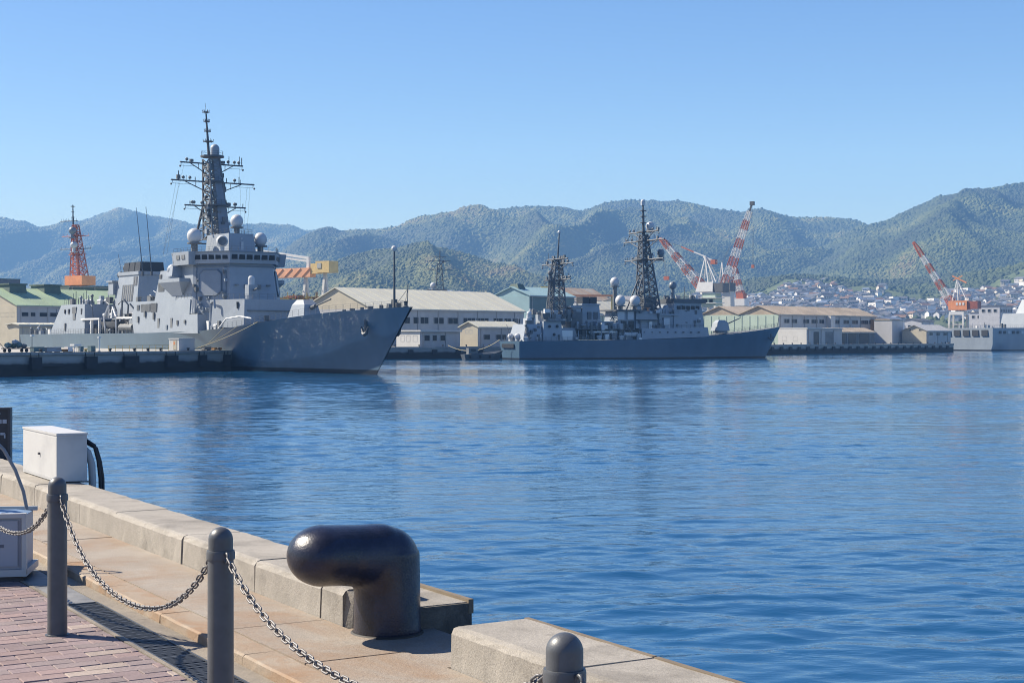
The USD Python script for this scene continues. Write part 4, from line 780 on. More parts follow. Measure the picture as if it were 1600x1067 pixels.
def ship_three():
    c = at(1553, 660.0); th = math.radians(36); h = np.array([math.cos(th), math.sin(th)]); ax = -h   # bow points away to the right
    t = thing('warship', 'grey ship at the right edge showing its sunlit square stern', 'warship', (c[0] + h[0] * 90, c[1] + h[1] * 90, 0), math.atan2(ax[1], ax[0]))
    # x = 90 is the transom; starboard (+y) is the shaded side on the right
    hm3 = hull_mat('stern_ship_hull', (.24, .28, .32), .5)
    off = np.array([-ax[1], ax[0]])
    stem = lambda z: -.6 * z if z > 0 else 0.0
    yc = -13.4
    P = MB()
    S = np.linspace(0, 1, 30); W0 = np.interp(S, [0, .15, .4, 1], [.1, 5, 12.6, 12.8]); W1 = np.interp(S, [0, .1, .3, 1], [.2, 6.4, 13.4, 13.4]); ZT = np.interp(S, [0, .4, 1], [13, 10.2, 9.9])
    ks = np.linspace(0, 1, 8)
    def sec(i, sd): return [(90 * S[i] - (0 if S[i] > .5 else (1 - 2 * S[i]) * 6 * k) + (.8 * k if S[i] == 1 else 0), yc + sd * (W0[i] + (W1[i] - W0[i]) * k) * (1 - .35 * max(0, .35 - k) * (S[i] > .9)), -1.5 + (ZT[i] + 1.5) * k) for k in ks]
    for sd in (1, -1):
        v = np.array([sec(i, sd) for i in range(30)]).reshape(-1, 3); i, j = np.meshgrid(np.arange(29), np.arange(7), indexing='ij'); q = (i * 8 + j).ravel(); F = np.column_stack([q, q + 1, q + 9, q + 8])
        P.add(v, F[:, ::-1] if sd > 0 else F)
    a, b_ = np.array(sec(29, 1)), np.array(sec(29, -1)); P.add(np.vstack([a, b_]), [(k, k + 8, k + 9, k + 1) for k in range(7)])
    P.build('hull', hm3, t, 35)
    top = np.array([sec(i, 1)[-1] for i in range(30)] + [sec(i, -1)[-1] for i in range(30)]) - [0, 0, .02]
    MB().add(top, [(k, k + 1, 31 + k, 30 + k) for k in range(29)]).build('deck', DECK, t)
    for k in range(5):
        y0 = yc - 11.8 + k * 4.85
        MB().box(90.2, 90.95, y0, y0 + 3.3, 6.4, 9.0).build('stern_opening', BLACK, t)
    for k in range(9):
        MB().box(60 + k * 3.1, 61.6 + k * 3.1, yc + 13.0, yc + 13.5, 7.4, 8.6).build('side_opening', BLACK if k % 3 else DOME, t)
    rail_on(MB(), [(40, yc + 13, 10), (90.4, yc + 13, 10), (90.4, yc - 13, 10), (70, yc - 13, 10)], 1.1, .05).build('guard_rail', CLUT, t)
    MB().frus([(18, yc - 8), (57, yc - 8), (57, yc + 8), (18, yc + 8)], 10, [(20, yc - 7), (56, yc - 7), (56, yc + 7), (20, yc + 7)], 16.5).build('superstructure', NAVY, t)
    MB().frus([(20, yc - 6), (48, yc - 6), (48, yc + 6), (20, yc + 6)], 16.5, [(22, yc - 4), (46, yc - 4), (46, yc + 4), (22, yc + 4)], 23).build('upper_house', NAVY, t)
    mb = MB(); lattice(mb, (36, yc, 23), (36, yc, 38), 2, .8, 6, .2, .12); mb.build('mast', DARKM, t)
    for k, s in enumerate((-1, 1)): MB().tube([(88, yc + s * 7, 10), (88, yc + s * 7, 12.2)], .16, 6).build('stern_light_post', CLUT, t)
    R = random.Random(5); deck_gear(t, R, 12, (74, 89), (yc - 8, yc + 8), 9.95, 2.0)
ship_three()

# ------------------------------------------------------------------ sheds and buildings of the yard
CREAMW = M('cream_wall', (.50, .45, .34), .8, .08, .3)
GREYW = M('grey_sheet_wall', (.44, .44, .44), .7, .1, .3, stretch=(1, 1, .2))
PALEROOF = M('pale_roof', (.60, .58, .47), .7, .08, .12)
GREENROOF = M('green_roof', (.33, .43, .27), .7, .12, .12)
BROWNROOF = M('brown_roof', (.42, .345, .255), .75, .25, .15)
CYANW = M('blue_green_wall', (.28, .43, .46), .7, .08, .2)
PGREEN = M('pale_green_wall', (.42, .52, .43), .7, .08, .2)
WHITEW = M('white_wall', (.62, .61, .57), .75, .06, .3)
DGREEN = M('dark_green_sheet', (.07, .11, .085), .7, .2, .3)
TEAL = M('teal_wall', (.10, .17, .18), .7, .1, .3)
ORANW = M('orange_wall', (.52, .30, .14), .8, .1, .3)
FRAME = M('window_frame', (.42, .42, .40), .6, .08, 1)
def col_t(c, u, px):                         # where a wall that runs from c along u crosses a bearing
    a = (px - 800) / FOCAL; return (a * c[1] - c[0]) / (u[0] - a * u[1])
def shed(name, label, cat, c, L, W, ze, zr, mw, mr, wins=(), gwins=(), bays=1, gable_m=None, mono=False, over=.5, z0=LAND, doors=(), eave_m=None):
    "long wall from corner c along the grid, depth W behind it; ze eaves, zr ridge (heights above the water)"
    t = thing(name, label, cat, (c[0], c[1], z0), WROT); e, r = ze - z0, zr - z0; bw = W / bays
    mb = MB().box(0, L, 0, W, -.3, e); mb.build('wall', mw, t)
    for k in range(bays):
        y0, y1 = k * bw, (k + 1) * bw; ym = (y0 + y1) / 2
        if r > e + .3:
            for x, o in ((0, 1), (L, -1)):
                g = MB()
                a = [(x, y0, e), (x, y1, e), (x, ym, r)]; b = [(x + o * .3, y, z) for _, y, z in a]
                g.add(a + b, [(0, 2, 1), (3, 4, 5), (0, 1, 4), (0, 4, 3), (1, 2, 5), (1, 5, 4), (2, 0, 3), (2, 3, 5)])
                g.build('gable', gable_m or mw, t)
            sl = (r - e) / (bw / 2)
            for s in (0, 1):
                ya, yb = (y0 - (over if k == 0 else 0), ym) if s == 0 else (y1 + (over if k == bays - 1 else 0), ym)
                za = e - (over * sl if (k == 0 and s == 0) or (k == bays - 1 and s == 1) else 0)
                q = [(-over, ya, za + .05), (L + over, ya, za + .05), (L + over, yb, r + .05), (-over, yb, r + .05)]
                if s: q = q[::-1]
                MB().hexa(q + [(x, y, z + .28) for x, y, z in q]).build('roof_slope', mr, t)
        elif k == 0: MB().box(-over, L + over, -over, W + over, e + .01, e + .35).build('flat_roof', mr, t)
    if L > 14:
        MB().box(-.3, L + .3, -.55, -.3, e - .32, e - .12).build('gutter', FRAME, t)
        for x in np.arange(1.0, L, 9.5): MB().box(x, x + .18, -.22, -.02, -.2, e - .3).build('downpipe', FRAME, t)
        if r > e + .3:
            for x in np.arange(3, L, 4.5): sl = (r - e) / (bw / 2); MB().hexa([(x, -over + .05, e - over * sl + .34), (x + .16, -over + .05, e - over * sl + .34), (x + .16, bw / 2, r + .33), (x, bw / 2, r + .33), (x, -over + .05, e - over * sl + .46), (x + .16, -over + .05, e - over * sl + .46), (x + .16, bw / 2, r + .45), (x, bw / 2, r + .45)]).build('roof_rib', mr, t)
    for x0, x1, za, zb in wins: window(t, (x0, 0), (x1, 0), za - z0, zb - z0)
    for y0, y1, za, zb in gwins: window(t, (0, y1), (0, y0), za - z0, zb - z0)
    for x0, x1, zb, m in doors: MB().box(x0, x1, -.08, .1, -.1, zb - z0).build('door', m, t)
    return t
def window(t, a, b, z0, z1, n=None, m=GLASS):
    a, b = np.array(a, float), np.array(b, float); d = b - a; L = np.hypot(*d); d /= L; o = np.array([d[1], -d[0]])
    P = lambda s, q, z: (*(a + d * s + o * q), z)
    def blk(mb, s0, s1, q0, q1, za, zb): mb.hexa([P(s0, q1, za), P(s1, q1, za), P(s1, q0, za), P(s0, q0, za), P(s0, q1, zb), P(s1, q1, zb), P(s1, q0, zb), P(s0, q0, zb)])
    f = MB(); w = .12
    blk(f, -w, L + w, -.05, .14, z0 - w, z0); blk(f, -w, L + w, -.05, .14, z1, z1 + w); blk(f, -w, 0, -.05, .14, z0, z1); blk(f, L, L + w, -.05, .14, z0, z1)
    n = n or max(1, int(L / 1.6))
    for i in range(1, n): blk(f, L * i / n - .06, L * i / n + .06, -.05, .11, z0, z1)
    fr = f.build('window', FRAME, t)
    for i in range(n):
        g = MB(); blk(g, L * i / n + (.06 if i else 0), L * (i + 1) / n - (.06 if i < n - 1 else 0), -.04, .05, z0, z1); g.build('pane', m, fr)
def wins_px(c, u, cols, za, zb): return [(col_t(c, u, a), col_t(c, u, b), za, zb) for a, b in cols]
def gw_px(c, cols, za, zb): return [(*sorted((col_t(c, ED, a), col_t(c, ED, b))), za, zb) for a, b in cols]

c = (-42.2, 463.0)
shed('warehouse', 'long grey warehouse with wide pale cream roof behind the bow of the large destroyer', 'warehouse', c, 72.6, 31.2, 14.65, 21.1, GREYW, PALEROOF,
     wins_px(c, WD, [(632, 640), (646, 654), (657, 669), (678, 693), (700, 715), (724, 742), (744, 763), (771, 785), (788, 798), (801, 812)], 10.3, 12.2), gable_m=CREAMW)
c = (-25.8, 433.0)
shed('low_office', 'low white flat roofed office on the quay just right of the large destroyer stem', 'office', c, 16.7, 9.4, 7.7, 7.7, GREYW, WHITEW, wins_px(c, WD, [(663, 671), (676, 682), (688, 695)], 5.1, 6.6),
     gw_px(c, [(627, 632), (636, 641), (646, 652)], 4.9, 6.5))
MB().box(-.12, .0, .1, 9.3, -.2, 4.3).build('white_front', WHITEW, stage.GetPrimAtPath('/World/low_office'))
c = (-9.9, 452.0)
shed('gabled_hut', 'small cream gabled hut with a long grey lean-to beside the old destroyer stern', 'hut', c, 20, 7.2, 9.0, 10.5, GREYW, PALEROOF, wins_px(c, WD, [(756, 765), (775, 790), (798, 808)], 5.4, 6.8), [(2.4, 3.2, 7.2, 8.2), (4.0, 4.8, 7.2, 8.2)], gable_m=CREAMW)
MB().box(-.12, .0, .1, 7.1, -.2, 5.69).build('cream_front', CREAMW, stage.GetPrimAtPath('/World/gabled_hut'))
c = at(828, 545)[:2]
shed('blue_hall', 'tall blue green hall with a dark roof vent right of the pale roofed warehouse', 'hall', c, 26, 17, hz(462, 545), hz(449, 550), TEAL, CYANW, gable_m=CYANW, gwins=[(4, 8, hz(475, 545), hz(472, 545))])
p = stage.GetPrimAtPath('/World/blue_hall')
MB().box(-.15, .0, .1, 16.9, -.2, hz(462, 545) - LAND).build('blue_front', CYANW, p); MB().frus([(1, 6), (5, 6), (5, 11), (1, 11)], hz(449, 550) - LAND - .4, [(1.4, 7), (4.6, 7), (4.6, 10), (1.4, 10)], hz(446, 550) - LAND + .6).build('roof_vent', DGREEN, p)
c = at(868, 575)[:2]
shed('pale_shed', 'pale green shed with a cream roof behind the old destroyer funnel', 'shed', c, 60, 20, hz(491, 575), hz(470, 590), PGREEN, PALEROOF, gable_m=PGREEN)
c = at(880, 650)[:2]
shed('far_hall', 'far hall with white and brown weathered roof above the old destroyer funnel', 'hall', c, 34, 20, hz(468, 650), hz(450, 660), BROWNROOF, M('streaked_roof', (.55, .52, .45), .7, .2, .12, c2=(.40, .25, .13)))
# green roofed building at the left
c = at(27, 470)[:2]
gt = shed('green_roofed_shed', 'cream and grey shed with pale green roof behind the large destroyer stern', 'shed', c, 75, 30, hz(477.5, 470), hz(452, 485), GREYW, GREENROOF,
     wins_px(c, WD, [(34, 44), (48, 55), (62, 74), (78, 90), (97, 108), (112, 124)], hz(494, 470), hz(488, 470)), gw_px(c, [(2, 7), (10, 14), (18, 23)], hz(495, 470), hz(488.5, 470)), gable_m=CREAMW)
MB().box(-.14, .0, .1, 29.9, -.2, hz(477.5, 470) - LAND).build('cream_front', CREAMW, gt)
for px in (22, 76):
    x = col_t(c + ED * 13, WD, px); zr = hz(452, 485) - LAND
    MB().frus([(x - 3.2, 10.5), (x + 3.2, 10.5), (x + 3.2, 19), (x - 3.2, 19)], zr - 2.4, [(x - 2.9, 11), (x + 2.9, 11), (x + 2.9, 18.5), (x - 2.9, 18.5)], zr + 1.3).box(x - 3.3, x + 3.3, 10.6, 18.9, zr + 1.3, zr + 1.75).build('roof_ventilator', DGREEN, gt)
c = at(30, 432)[:2]
shed('lean_to', 'low cream lean-to in front of the green roofed shed', 'lean-to', c, 26, 6, hz(508, 432), hz(506, 432), CREAMW, PALEROOF)
c = at(160, 545)[:2]
shed('dark_green_block', 'dark green flat block under the orange lattice mast', 'building', at(108, 540)[:2], 18, 14, hz(447, 540), hz(447, 540), DGREEN, DGREEN, over=.1)
shed('far_block', 'small dark block above the green roof at the left edge', 'building', at(-14, 560)[:2], 12, 10, hz(436, 560), hz(436, 560), M('block_grey', (.12, .14, .17), .8, .1, .4), TEAL, over=.1)
# brown roofed shed to the right
c = np.array([99.9, 575.0]) * 1.02
shed('brown_roofed_shed', 'long twin gabled shed with brown roof and pale green end wall', 'shed', c, 81.6, 35.4, hz(491.5, 586), hz(479, 598), GREYW, BROWNROOF,
     wins_px(c, WD, [(1225, 1233), (1237, 1245), (1255, 1264), (1268, 1277), (1280, 1287), (1304, 1312), (1318, 1326), (1331, 1340), (1344, 1356), (1358, 1364)], hz(505, 600), hz(499, 600)), bays=2, gable_m=BROWNROOF)
p = stage.GetPrimAtPath('/World/brown_roofed_shed')
MB().box(-.14, .0, .1, 35.3, -.2, hz(491.5, 586) - LAND).build('end_wall', PGREEN, p)
for y in np.arange(2.2, 34, 3.5): MB().box(-.26, -.14, y, y + .35, -.2, hz(493, 586) - LAND).build('end_rib', PGREEN, p)
x = col_t(c, WD, 1294); MB().box(x - 1.8, x + 1.8, -2.2, -.02, -.2, hz(493, 600) - LAND).build('stair_tower', WHITEW, p)
c = at(1261, 560)[:2]
shed('white_shed', 'low white shed on the quay below the brown roofed shed', 'shed', c, 27, 12, hz(513.5, 560), hz(513.5, 560), GREYW, WHITEW, gwins=gw_px(c, [(1223, 1229), (1240, 1246)], hz(533, 560), hz(526, 560)), over=.2, doors=[(5, 9, 8, BLACK), (14, 20, 8, CLUT)])
MB().box(-.14, .0, .1, 11.9, -.2, hz(513.5, 560) - LAND).build('white_front', WHITEW, stage.GetPrimAtPath('/World/white_shed'))
c = at(1290, 578)[:2]
shed('open_store', 'dark open store with brown awning roof right of the white quay shed', 'shed', at(1303, 585)[:2], 34, 9, hz(519, 585), hz(513, 590), LOUV, BROWNROOF, doors=[(3, 9, 7.5, BLACK), (12, 18, 7.5, BLACK), (21, 29, 7.5, BLACK)])
shed('orange_block', 'small orange walled block right of the brown roofed shed', 'building', at(1390, 640)[:2], 9, 11, hz(500, 640), hz(500, 640), M('orange_shade', (.40, .24, .13), .8, .1, .3), ORANW, over=.2)
MB().box(-.14, 0, .1, 10.9, -.2, hz(500, 640) - LAND).build('orange_front', ORANW, stage.GetPrimAtPath('/World/orange_block'))
shed('grey_block', 'plain grey block between the orange block and the cream gabled house', 'building', at(1394, 628)[:2], 10, 8, hz(501, 628), hz(501, 628), GREYW, TEAL, over=.1)
c = at(1448, 625)[:2]
shed('cream_gabled_house', 'cream gabled quay house left of the far right ship stern', 'house', c, 23.5, 10.7, hz(517, 625), hz(508.5, 630), GREYW, GREYW, wins_px(c, WD, [(1452, 1457), (1463, 1468), (1474, 1479)], hz(524, 625), hz(520, 625)), gw_px(c, [(1421, 1424), (1436, 1439)], hz(519, 625), hz(515, 625)), gable_m=CREAMW)
MB().box(-.14, 0, .1, 10.6, -.2, hz(517, 625) - LAND).build('cream_front', CREAMW, stage.GetPrimAtPath('/World/cream_gabled_house'))
for i, (px, d, L, W, py, pr, mw, mr, lab) in enumerate([
    (985, 640, 20, 14, 470, 463, WHITEW, ROOFS[3], 'pale hall behind the old destroyer white domes'), (1030, 700, 30, 16, 478, 470, GREYW, ROOFS[0], 'grey hall just left of the white crane tower'),
    (1562, 1000, 22, 14, 478, 478, WALLS[2], ROOFS[0], 'grey office block behind the far right ship'), (1545, 1050, 18, 14, 488, 488, WALLS[2], ROOFS[0], 'lower grey office block right of the orange crane'),
    (1392, 790, 16, 12, 500, 496, WALLS[0], ROOFS[1], 'white hall with blue roof beyond the orange block'), (1440, 850, 16, 14, 502, 498, WALLS[2], ROOFS[0], 'grey hall beyond the cream gabled house'),
    (905, 760, 40, 18, 472, 464, WALLS[1], ROOFS[2], 'far brown roofed hall above the old destroyer')]):
    c = at(px, d)[:2]; shed('yard_building', lab, 'building', c, L, W, hz(py, d), hz(pr, d) + (.0 if py == pr else 0), mw, mr, [(x, x + 2.2, hz(py, d) - 4, hz(py, d) - 2.2) for x in np.arange(2, L - 3, 4)], [(y, y + 2.0, hz(py, d) - 4, hz(py, d) - 2.2) for y in np.arange(2, W - 3, 4)])

# ------------------------------------------------------------------ masts and cranes of the yard
def tower_mast():
    d = 530; b = at(118, d); s = d / FOCAL; Z = lambda y: hz(y, d)
    t = thing('signal_mast', 'orange and grey lattice mast with domes rising behind the green roofed shed', 'mast', b, -.6)
    MB().box(-2.0, 6.8, -3, 3, Z(446), Z(431.5)).build('mast_house', ORANGE, t)
    SAL = M('faded_orange', (.50, .16, .10), .6, .15, .5)
    mb = MB(); lattice(mb, (2.2, 0, Z(446)), (0, 0, Z(352)), 2.4, .8, 9, .2, .12, ax=[0, 1, 0]); mb.tube([(1.6, 0, Z(446)), (.3, 0, Z(352))], [.55, .4], 8); mb.build('mast_tower', SAL, t)
    mb = MB(); mb.tube([(4.6, 0, Z(432)), (1.2, 0, Z(390))], .14, 5); mb.tube([(-1.5, 0, Z(446)), (-1.0, 0, Z(352))], .28, 6); mb.build('mast_leg', SAL, t)
    MB().tube([(-1.2, 0, Z(356)), (-1.4, 0, Z(320))], [.35, .18], 6).build('topmast', DARKM, t)
    for y, r in ((323, .75), (331, .5), (340, .6)): MB().cyl((-1.4, 0, Z(y)), r, .2, 8).build('topmast_ring', DARKM, t)
    for y, x0, x1, m in ((345, -7.5, .5, DARKM), (369, -6.5, 6.5, SAL), (389, -7.5, 7.5, DARKM), (398, -3, 5, SAL)):
        mb = MB().tube([(x0, -.5, Z(y)), (x1, .5, Z(y))], .13, 5)
        for x in np.linspace(x0, x1, 7): mb.tube([(x, 0, Z(y)), (x, 0, Z(y) + .9)], .05, 4)
        mb.build('yard', m, t)
    for y, x, r in ((361, .6, 1.15), (383.5, 1.4, 1.1)): MB().cyl((x, -1.8, Z(y) - 2.6), r * 1.3, .25, 12).cyl((x, -1.8, Z(y) - 2.4), r * .6, 1.6, 8).ball((x, -1.8, Z(y)), r * 1.15, 14).build('radome', HULL if y < 370 else DOME, t, 40)
    for y in (369, 398): MB().cyl((1, 0, Z(y)), 2.2, .25, 12).build('mast_platform', SAL, t)
tower_mast()
def grey_mast():
    d = 620; b = at(687, d); Z = lambda y: hz(y, d)
    t = thing('ship_mast', 'thin dark lattice mast standing up behind the pale roofed warehouse', 'mast', b)
    mb = MB(); lattice(mb, (0, 0, Z(470)), (0, 0, Z(412)), 1.9, .8, 7, .15, .08, ax=[0, 1, 0]); mb.tube([(0, 0, Z(412)), (.1, 0, Z(392))], .22, 6); mb.build('mast_tower', DARKM, t)
    for y, h in ((401, 2.6), (408, 4.4), (421, 4.8)): MB().tube([(-h, -.4, Z(y)), (h, .4, Z(y))], .13, 5).tube([(-h * .7, 0, Z(y)), (0, 0, Z(y) - 1.4)], .07, 4).tube([(h * .7, 0, Z(y)), (0, 0, Z(y) - 1.4)], .07, 4).build('yard', DARKM, t)
    MB().cyl((-2.6, 0, Z(455)), .6, 2, 8).ball((-2.6, 0, Z(446)), 1.25, 14).build('radome', DOME, t, 40); MB().ball((1.4, 0, Z(409)), .6, 10).build('radome', DARKM, t)
    MB().box(-5, 3, -2, 2, Z(470), Z(452)).build('mast_foot', CLUT, t)
grey_mast()
def jib(t, p0, p1, w0, w1, n, first=0, r=.24):
    p0, p1 = np.array(p0, float), np.array(p1, float)
    for i in range(n):
        a, b = p0 + (p1 - p0) * i / n, p0 + (p1 - p0) * (i + 1) / n
        lattice(MB(), a, b, w0 + (w1 - w0) * i / n, w0 + (w1 - w0) * (i + 1) / n, 2, r, r * .36, ax=[0, 1, 0]).build('jib_section', (RED, WHITE)[(i + first) % 2], t)
def center_crane():
    d = 690; b = at(1112, d); s = d / FOCAL; Z = lambda y: hz(y, d); X = lambda x: (x - 1112) * s / 0.9
    t = thing('dock_crane', 'white dock crane with red and white jib leaning left above the old destroyer bow', 'crane', b, -.6)
    mb = MB()
    for x in (-3.4, 3.4):
        for y in (-3.4, 3.4): mb.bar((x * 1.5, y * 1.5, LAND), (x, y, Z(478)), .9)
    mb.build('portal_leg', WHITEW, t)
    MB().frus([(-3.8, -3.5), (3.8, -3.5), (3.8, 3.5), (-3.8, 3.5)], Z(480), [(-3.2, -3), (3.2, -3), (3.2, 3), (-3.2, 3)], Z(458)).build('tower', PGREEN, t)
    for y in (474, 466): MB().box(-4.4, 4.4, -4.2, 4.2, Z(y), Z(y) + .3).build('tower_platform', WHITE, t)
    MB().box(-2.2, -.6, -3.6, -3.3, Z(473), Z(468)).box(.6, 2.2, -3.6, -3.3, Z(473), Z(468)).build('tower_window', GLASS, t)
    MB().frus([(X(1092), -3.6), (X(1119), -3.6), (X(1119), 3.6), (X(1092), 3.6)], Z(456), [(X(1096), -3.2), (X(1119), -3.2), (X(1119), 3.2), (X(1096), 3.2)], Z(441)).build('machinery_house', WHITE, t)
    MB().box(X(1119) + .02, X(1134), -3.2, 3.2, Z(457), Z(443)).build('counterweight', LOUV, t)
    mb = MB(); top = (X(1103), 0, Z(401))
    for x, y in ((1096, -2.4), (1096, 2.4), (1110, -2.4), (1110, 2.4), (1122, -2), (1122, 2)): mb.bar((X(x), y, Z(441)), (top[0], y * .3, top[2]), .38)
    mb.bar((X(1099), 0, Z(401)), (X(1119), 0, Z(410)), .8); mb.build('frame', WHITE, t)
    MB().box(X(1112), X(1119), -1.2, 1.2, Z(413), Z(406)).build('frame_head', RED, t)
    jib(t, (X(1095), 0, Z(446)), (X(1036), 0, Z(375)), 1.9, 1.0, 7); lattice(MB(), (X(1036), 0, Z(375)), (X(1029), 0, Z(370)), 1.0, .5, 2, .2, .12).bar((X(1029), -.8, Z(371)), (X(1029), .8, Z(371)), .7).build('jib_head', RED, t)
    mb = MB().bar((X(1103), 0, Z(401)), (X(1084), 0, Z(393)), .5); mb.build('stay', WHITE, t); MB().bar((X(1084), 0, Z(393)), (X(1064), 0, Z(384)), .5).build('stay', RED, t)
    mb = MB()
    for y in (-.8, .8): mb.tube([(X(1064), y, Z(384)), (X(1036), y, Z(373))], .06, 4); mb.tube([(X(1033), y * .5, Z(375)), (X(1040), y * .5, Z(430))], .05, 4)
    mb.build('cable', CLUT, t); MB().box(X(1036), X(1044), -.4, .4, Z(436), Z(430)).build('hook_block', RED, t)
center_crane()
def tall_crane():
    d = 740; b = at(1138, d); s = d / FOCAL; Z = lambda y: hz(y, d); X = lambda x: (x - 1138) * s / 0.904
    t = thing('dock_crane', 'dock crane with tall red and white jib raised steeply to the right', 'crane', b, -.6)
    MB().frus([(-3, -3), (3, -3), (3, 3), (-3, 3)], LAND, [(-2, -2), (2, -2), (2, 2), (-2, 2)], Z(455)).build('tower', WHITEW, t)
    MB().box(-4.5, 2.4, -3, 3, Z(455), Z(442)).build('machinery_house', LOUV, t)
    jib(t, (X(1134), 0, Z(445)), (X(1171), 0, Z(332)), 2.0, .9, 8, 0); MB().bar((X(1171), 0, Z(332)), (X(1175), 0, Z(319)), .6).box(X(1172), X(1178), -.7, .7, Z(323), Z(317)).build('jib_head', DARKM, t)
    mb = MB()
    for y in (-.6, .6): mb.tube([(X(1175), y, Z(319)), (X(1176), y, Z(415))], .05, 4); mb.tube([(X(1174), y, Z(322)), (X(1128), y, Z(410))], .05, 4)
    mb.build('cable', CLUT, t); mb = MB().bar((X(1132), -1, Z(442)), (X(1128), 0, Z(410)), .4).bar((X(1122), 1, Z(442)), (X(1128), 0, Z(410)), .4); mb.build('frame', WHITE, t)
    MB().box(X(1174), X(1178), -.4, .4, Z(420), Z(415)).build('hook_block', RED, t)
tall_crane()
def short_crane():
    d = 800; b = at(1158, d); s = d / FOCAL; Z = lambda y: hz(y, d); X = lambda x: (x - 1158) * s / 0.909
    t = thing('dock_crane', 'small crane with short red and white jib on a white base', 'crane', b, -.6)
    MB().box(X(1150), X(1167), -3, 3, Z(478), Z(467)).build('machinery_house', WHITE, t); MB().frus([(-3.4, -3.4), (3.4, -3.4), (3.4, 3.4), (-3.4, 3.4)], LAND, [(-2, -2), (2, -2), (2, 2), (-2, 2)], Z(478)).build('tower', WHITEW, t)
    MB().box(X(1153), X(1164), -2, 2, Z(467), Z(458)).build('frame', RED, t)
    jib(t, (X(1158), 0, Z(464)), (X(1148), 0, Z(420)), 1.7, 1.0, 5); lattice(MB(), (X(1148), 0, Z(420)), (X(1146), 0, Z(415)), .9, .5, 2, .2, .12).build('jib_head', RED, t)
short_crane()
def orange_crane():
    d = 740; b = at(1500, d); s = d / FOCAL; Z = lambda y: hz(y, d); X = lambda x: (x - 1500) * s / 0.989
    t = thing('dock_crane', 'orange bodied dock crane with red and white jib above the far right ship stern', 'crane', b, -.6)
    mb = MB()
    for x in (X(1487), X(1508)):
        for y in (-3, 3): mb.bar((x * 1.15, y * 1.2, LAND), (x, y, Z(492)), .9)
    mb.bar((X(1487), -3, Z(507)), (X(1508), -3, Z(507)), .5); mb.build('portal_leg', WHITEW, t)
    MB().box(X(1486), X(1509), -3.2, 3.2, Z(492), Z(487)).cyl((0, 0, Z(487)), 2.2, .8, 16).build('portal', WHITE, t)
    MB().box(X(1485), X(1514), -3.2, 3.2, Z(484.5), Z(470)).build('machinery_house', ORANGE, t); MB().box(X(1514) + .02, X(1530), -2.8, 2.8, Z(483), Z(471)).build('counterweight', RUST if False else M('brown_red_paint', (.30, .09, .06), .6, .15, .4), t)
    for k in range(3): MB().box(X(1497 + k * 5), X(1500 + k * 5), -3.3, -3.18, Z(477), Z(473)).build('cab_window', WHITE, t)
    mb = MB(); top = (X(1496), 0, Z(437))
    for x, y in ((1490, -2), (1490, 2), (1499, -2), (1499, 2), (1512, -1.6), (1512, 1.6)): mb.bar((X(x), y, Z(470)), (top[0], y * .3, top[2]), .32)
    mb.build('frame', WHITE, t); MB().bar((X(1488), 0, Z(431)), (X(1510), 0, Z(442)), .6).bar((X(1489), 0, Z(438)), (X(1504), 0, Z(431)), .4).build('frame_head', ORANGE, t)
    jib(t, (X(1489), 0, Z(477)), (X(1433), 0, Z(386)), 1.7, .85, 7); lattice(MB(), (X(1433), 0, Z(386)), (X(1426), 0, Z(376)), .85, .5, 2, .2, .12).bar((X(1426), -.7, Z(378)), (X(1426), .7, Z(378)), .7).build('jib_head', RED, t)
    mb = MB()
    for y in (-.6, .6): mb.tube([(X(1493), y, Z(434)), (X(1430), y, Z(380))], .05, 4)
    mb.build('cable', CLUT, t)
orange_crane()
def gantry_crane():
    d = 570; b = at(490, d); s = d / FOCAL; Z = lambda y: hz(y, d); X = lambda x: (x - 490) * s / 0.752
    t = thing('gantry_crane', 'orange and yellow gantry crane between the bridge of the large destroyer and the pale roof', 'crane', b, -.6)
    SALM = M('salmon_paint', (.78, .40, .22), .6, .12, .4)
    MB().box(X(380), X(489), -1.6, 1.6, Z(433), Z(418.5)).build('girder', SALM, t)
    for x in range(392, 486, 14): MB().bar((X(x), -1.66, Z(432)), (X(x + 12), -1.66, Z(419)), .3).build('girder_stiffener', SALM, t)
    MB().box(X(489) + .02, X(500), -1.4, 1.4, Z(428), Z(412)).box(X(500) + .02, X(521), -2.6, 2.6, Z(427), Z(409)).build('winch_house', M('ochre_paint', (.66, .48, .20), .6, .12, .4), t); MB().box(X(503), X(509), -2.75, -2.58, Z(420), Z(412)).build('cab_window', FRAME, t)
    MB().bar((X(482), 0, Z(432)), (X(482), 0, Z(401)), 1.1).build('mast', WHITE, t); MB().bar((X(482), 0, Z(403)), (X(380), 0, Z(384)), .9).bar((X(482), 0, Z(408)), (X(380), 0, Z(390)), .7).build('stay', WHITE, t)
    for x in (478, 508): MB().bar((X(x), 0, Z(433 if x < 500 else 427)), (X(x - 4), -2, LAND), 1.0).bar((X(x), 0, Z(433 if x < 500 else 427)), (X(x + 5), 2, LAND), 1.0).bar((X(x - 2), -1, Z(455)), (X(x + 3), 1, Z(455)), .5).build('leg', WHITEW, t)
gantry_crane()
def yellow_gantry():
    d = 600; b = at(850, d); s = d / FOCAL; Z = lambda y: hz(y, d); X = lambda x: (x - 850) * s
    t = thing('gantry_crane', 'yellow gantry crane with a box cab behind the old destroyer after mast', 'crane', b)
    MB().box(X(845), X(857), -2.5, 2.5, Z(461), Z(448)).build('cab', YELLOW, t); MB().box(X(857) + .02, X(960), -.8, .8, Z(463.5), Z(460.5)).build('girder', ORANGE, t)
    for x in (851, 956): MB().bar((X(x), -2, LAND), (X(x), 0, Z(461)), .6).bar((X(x), 2, LAND), (X(x), 0, Z(461)), .6).build('leg', YELLOW, t)
yellow_gantry()
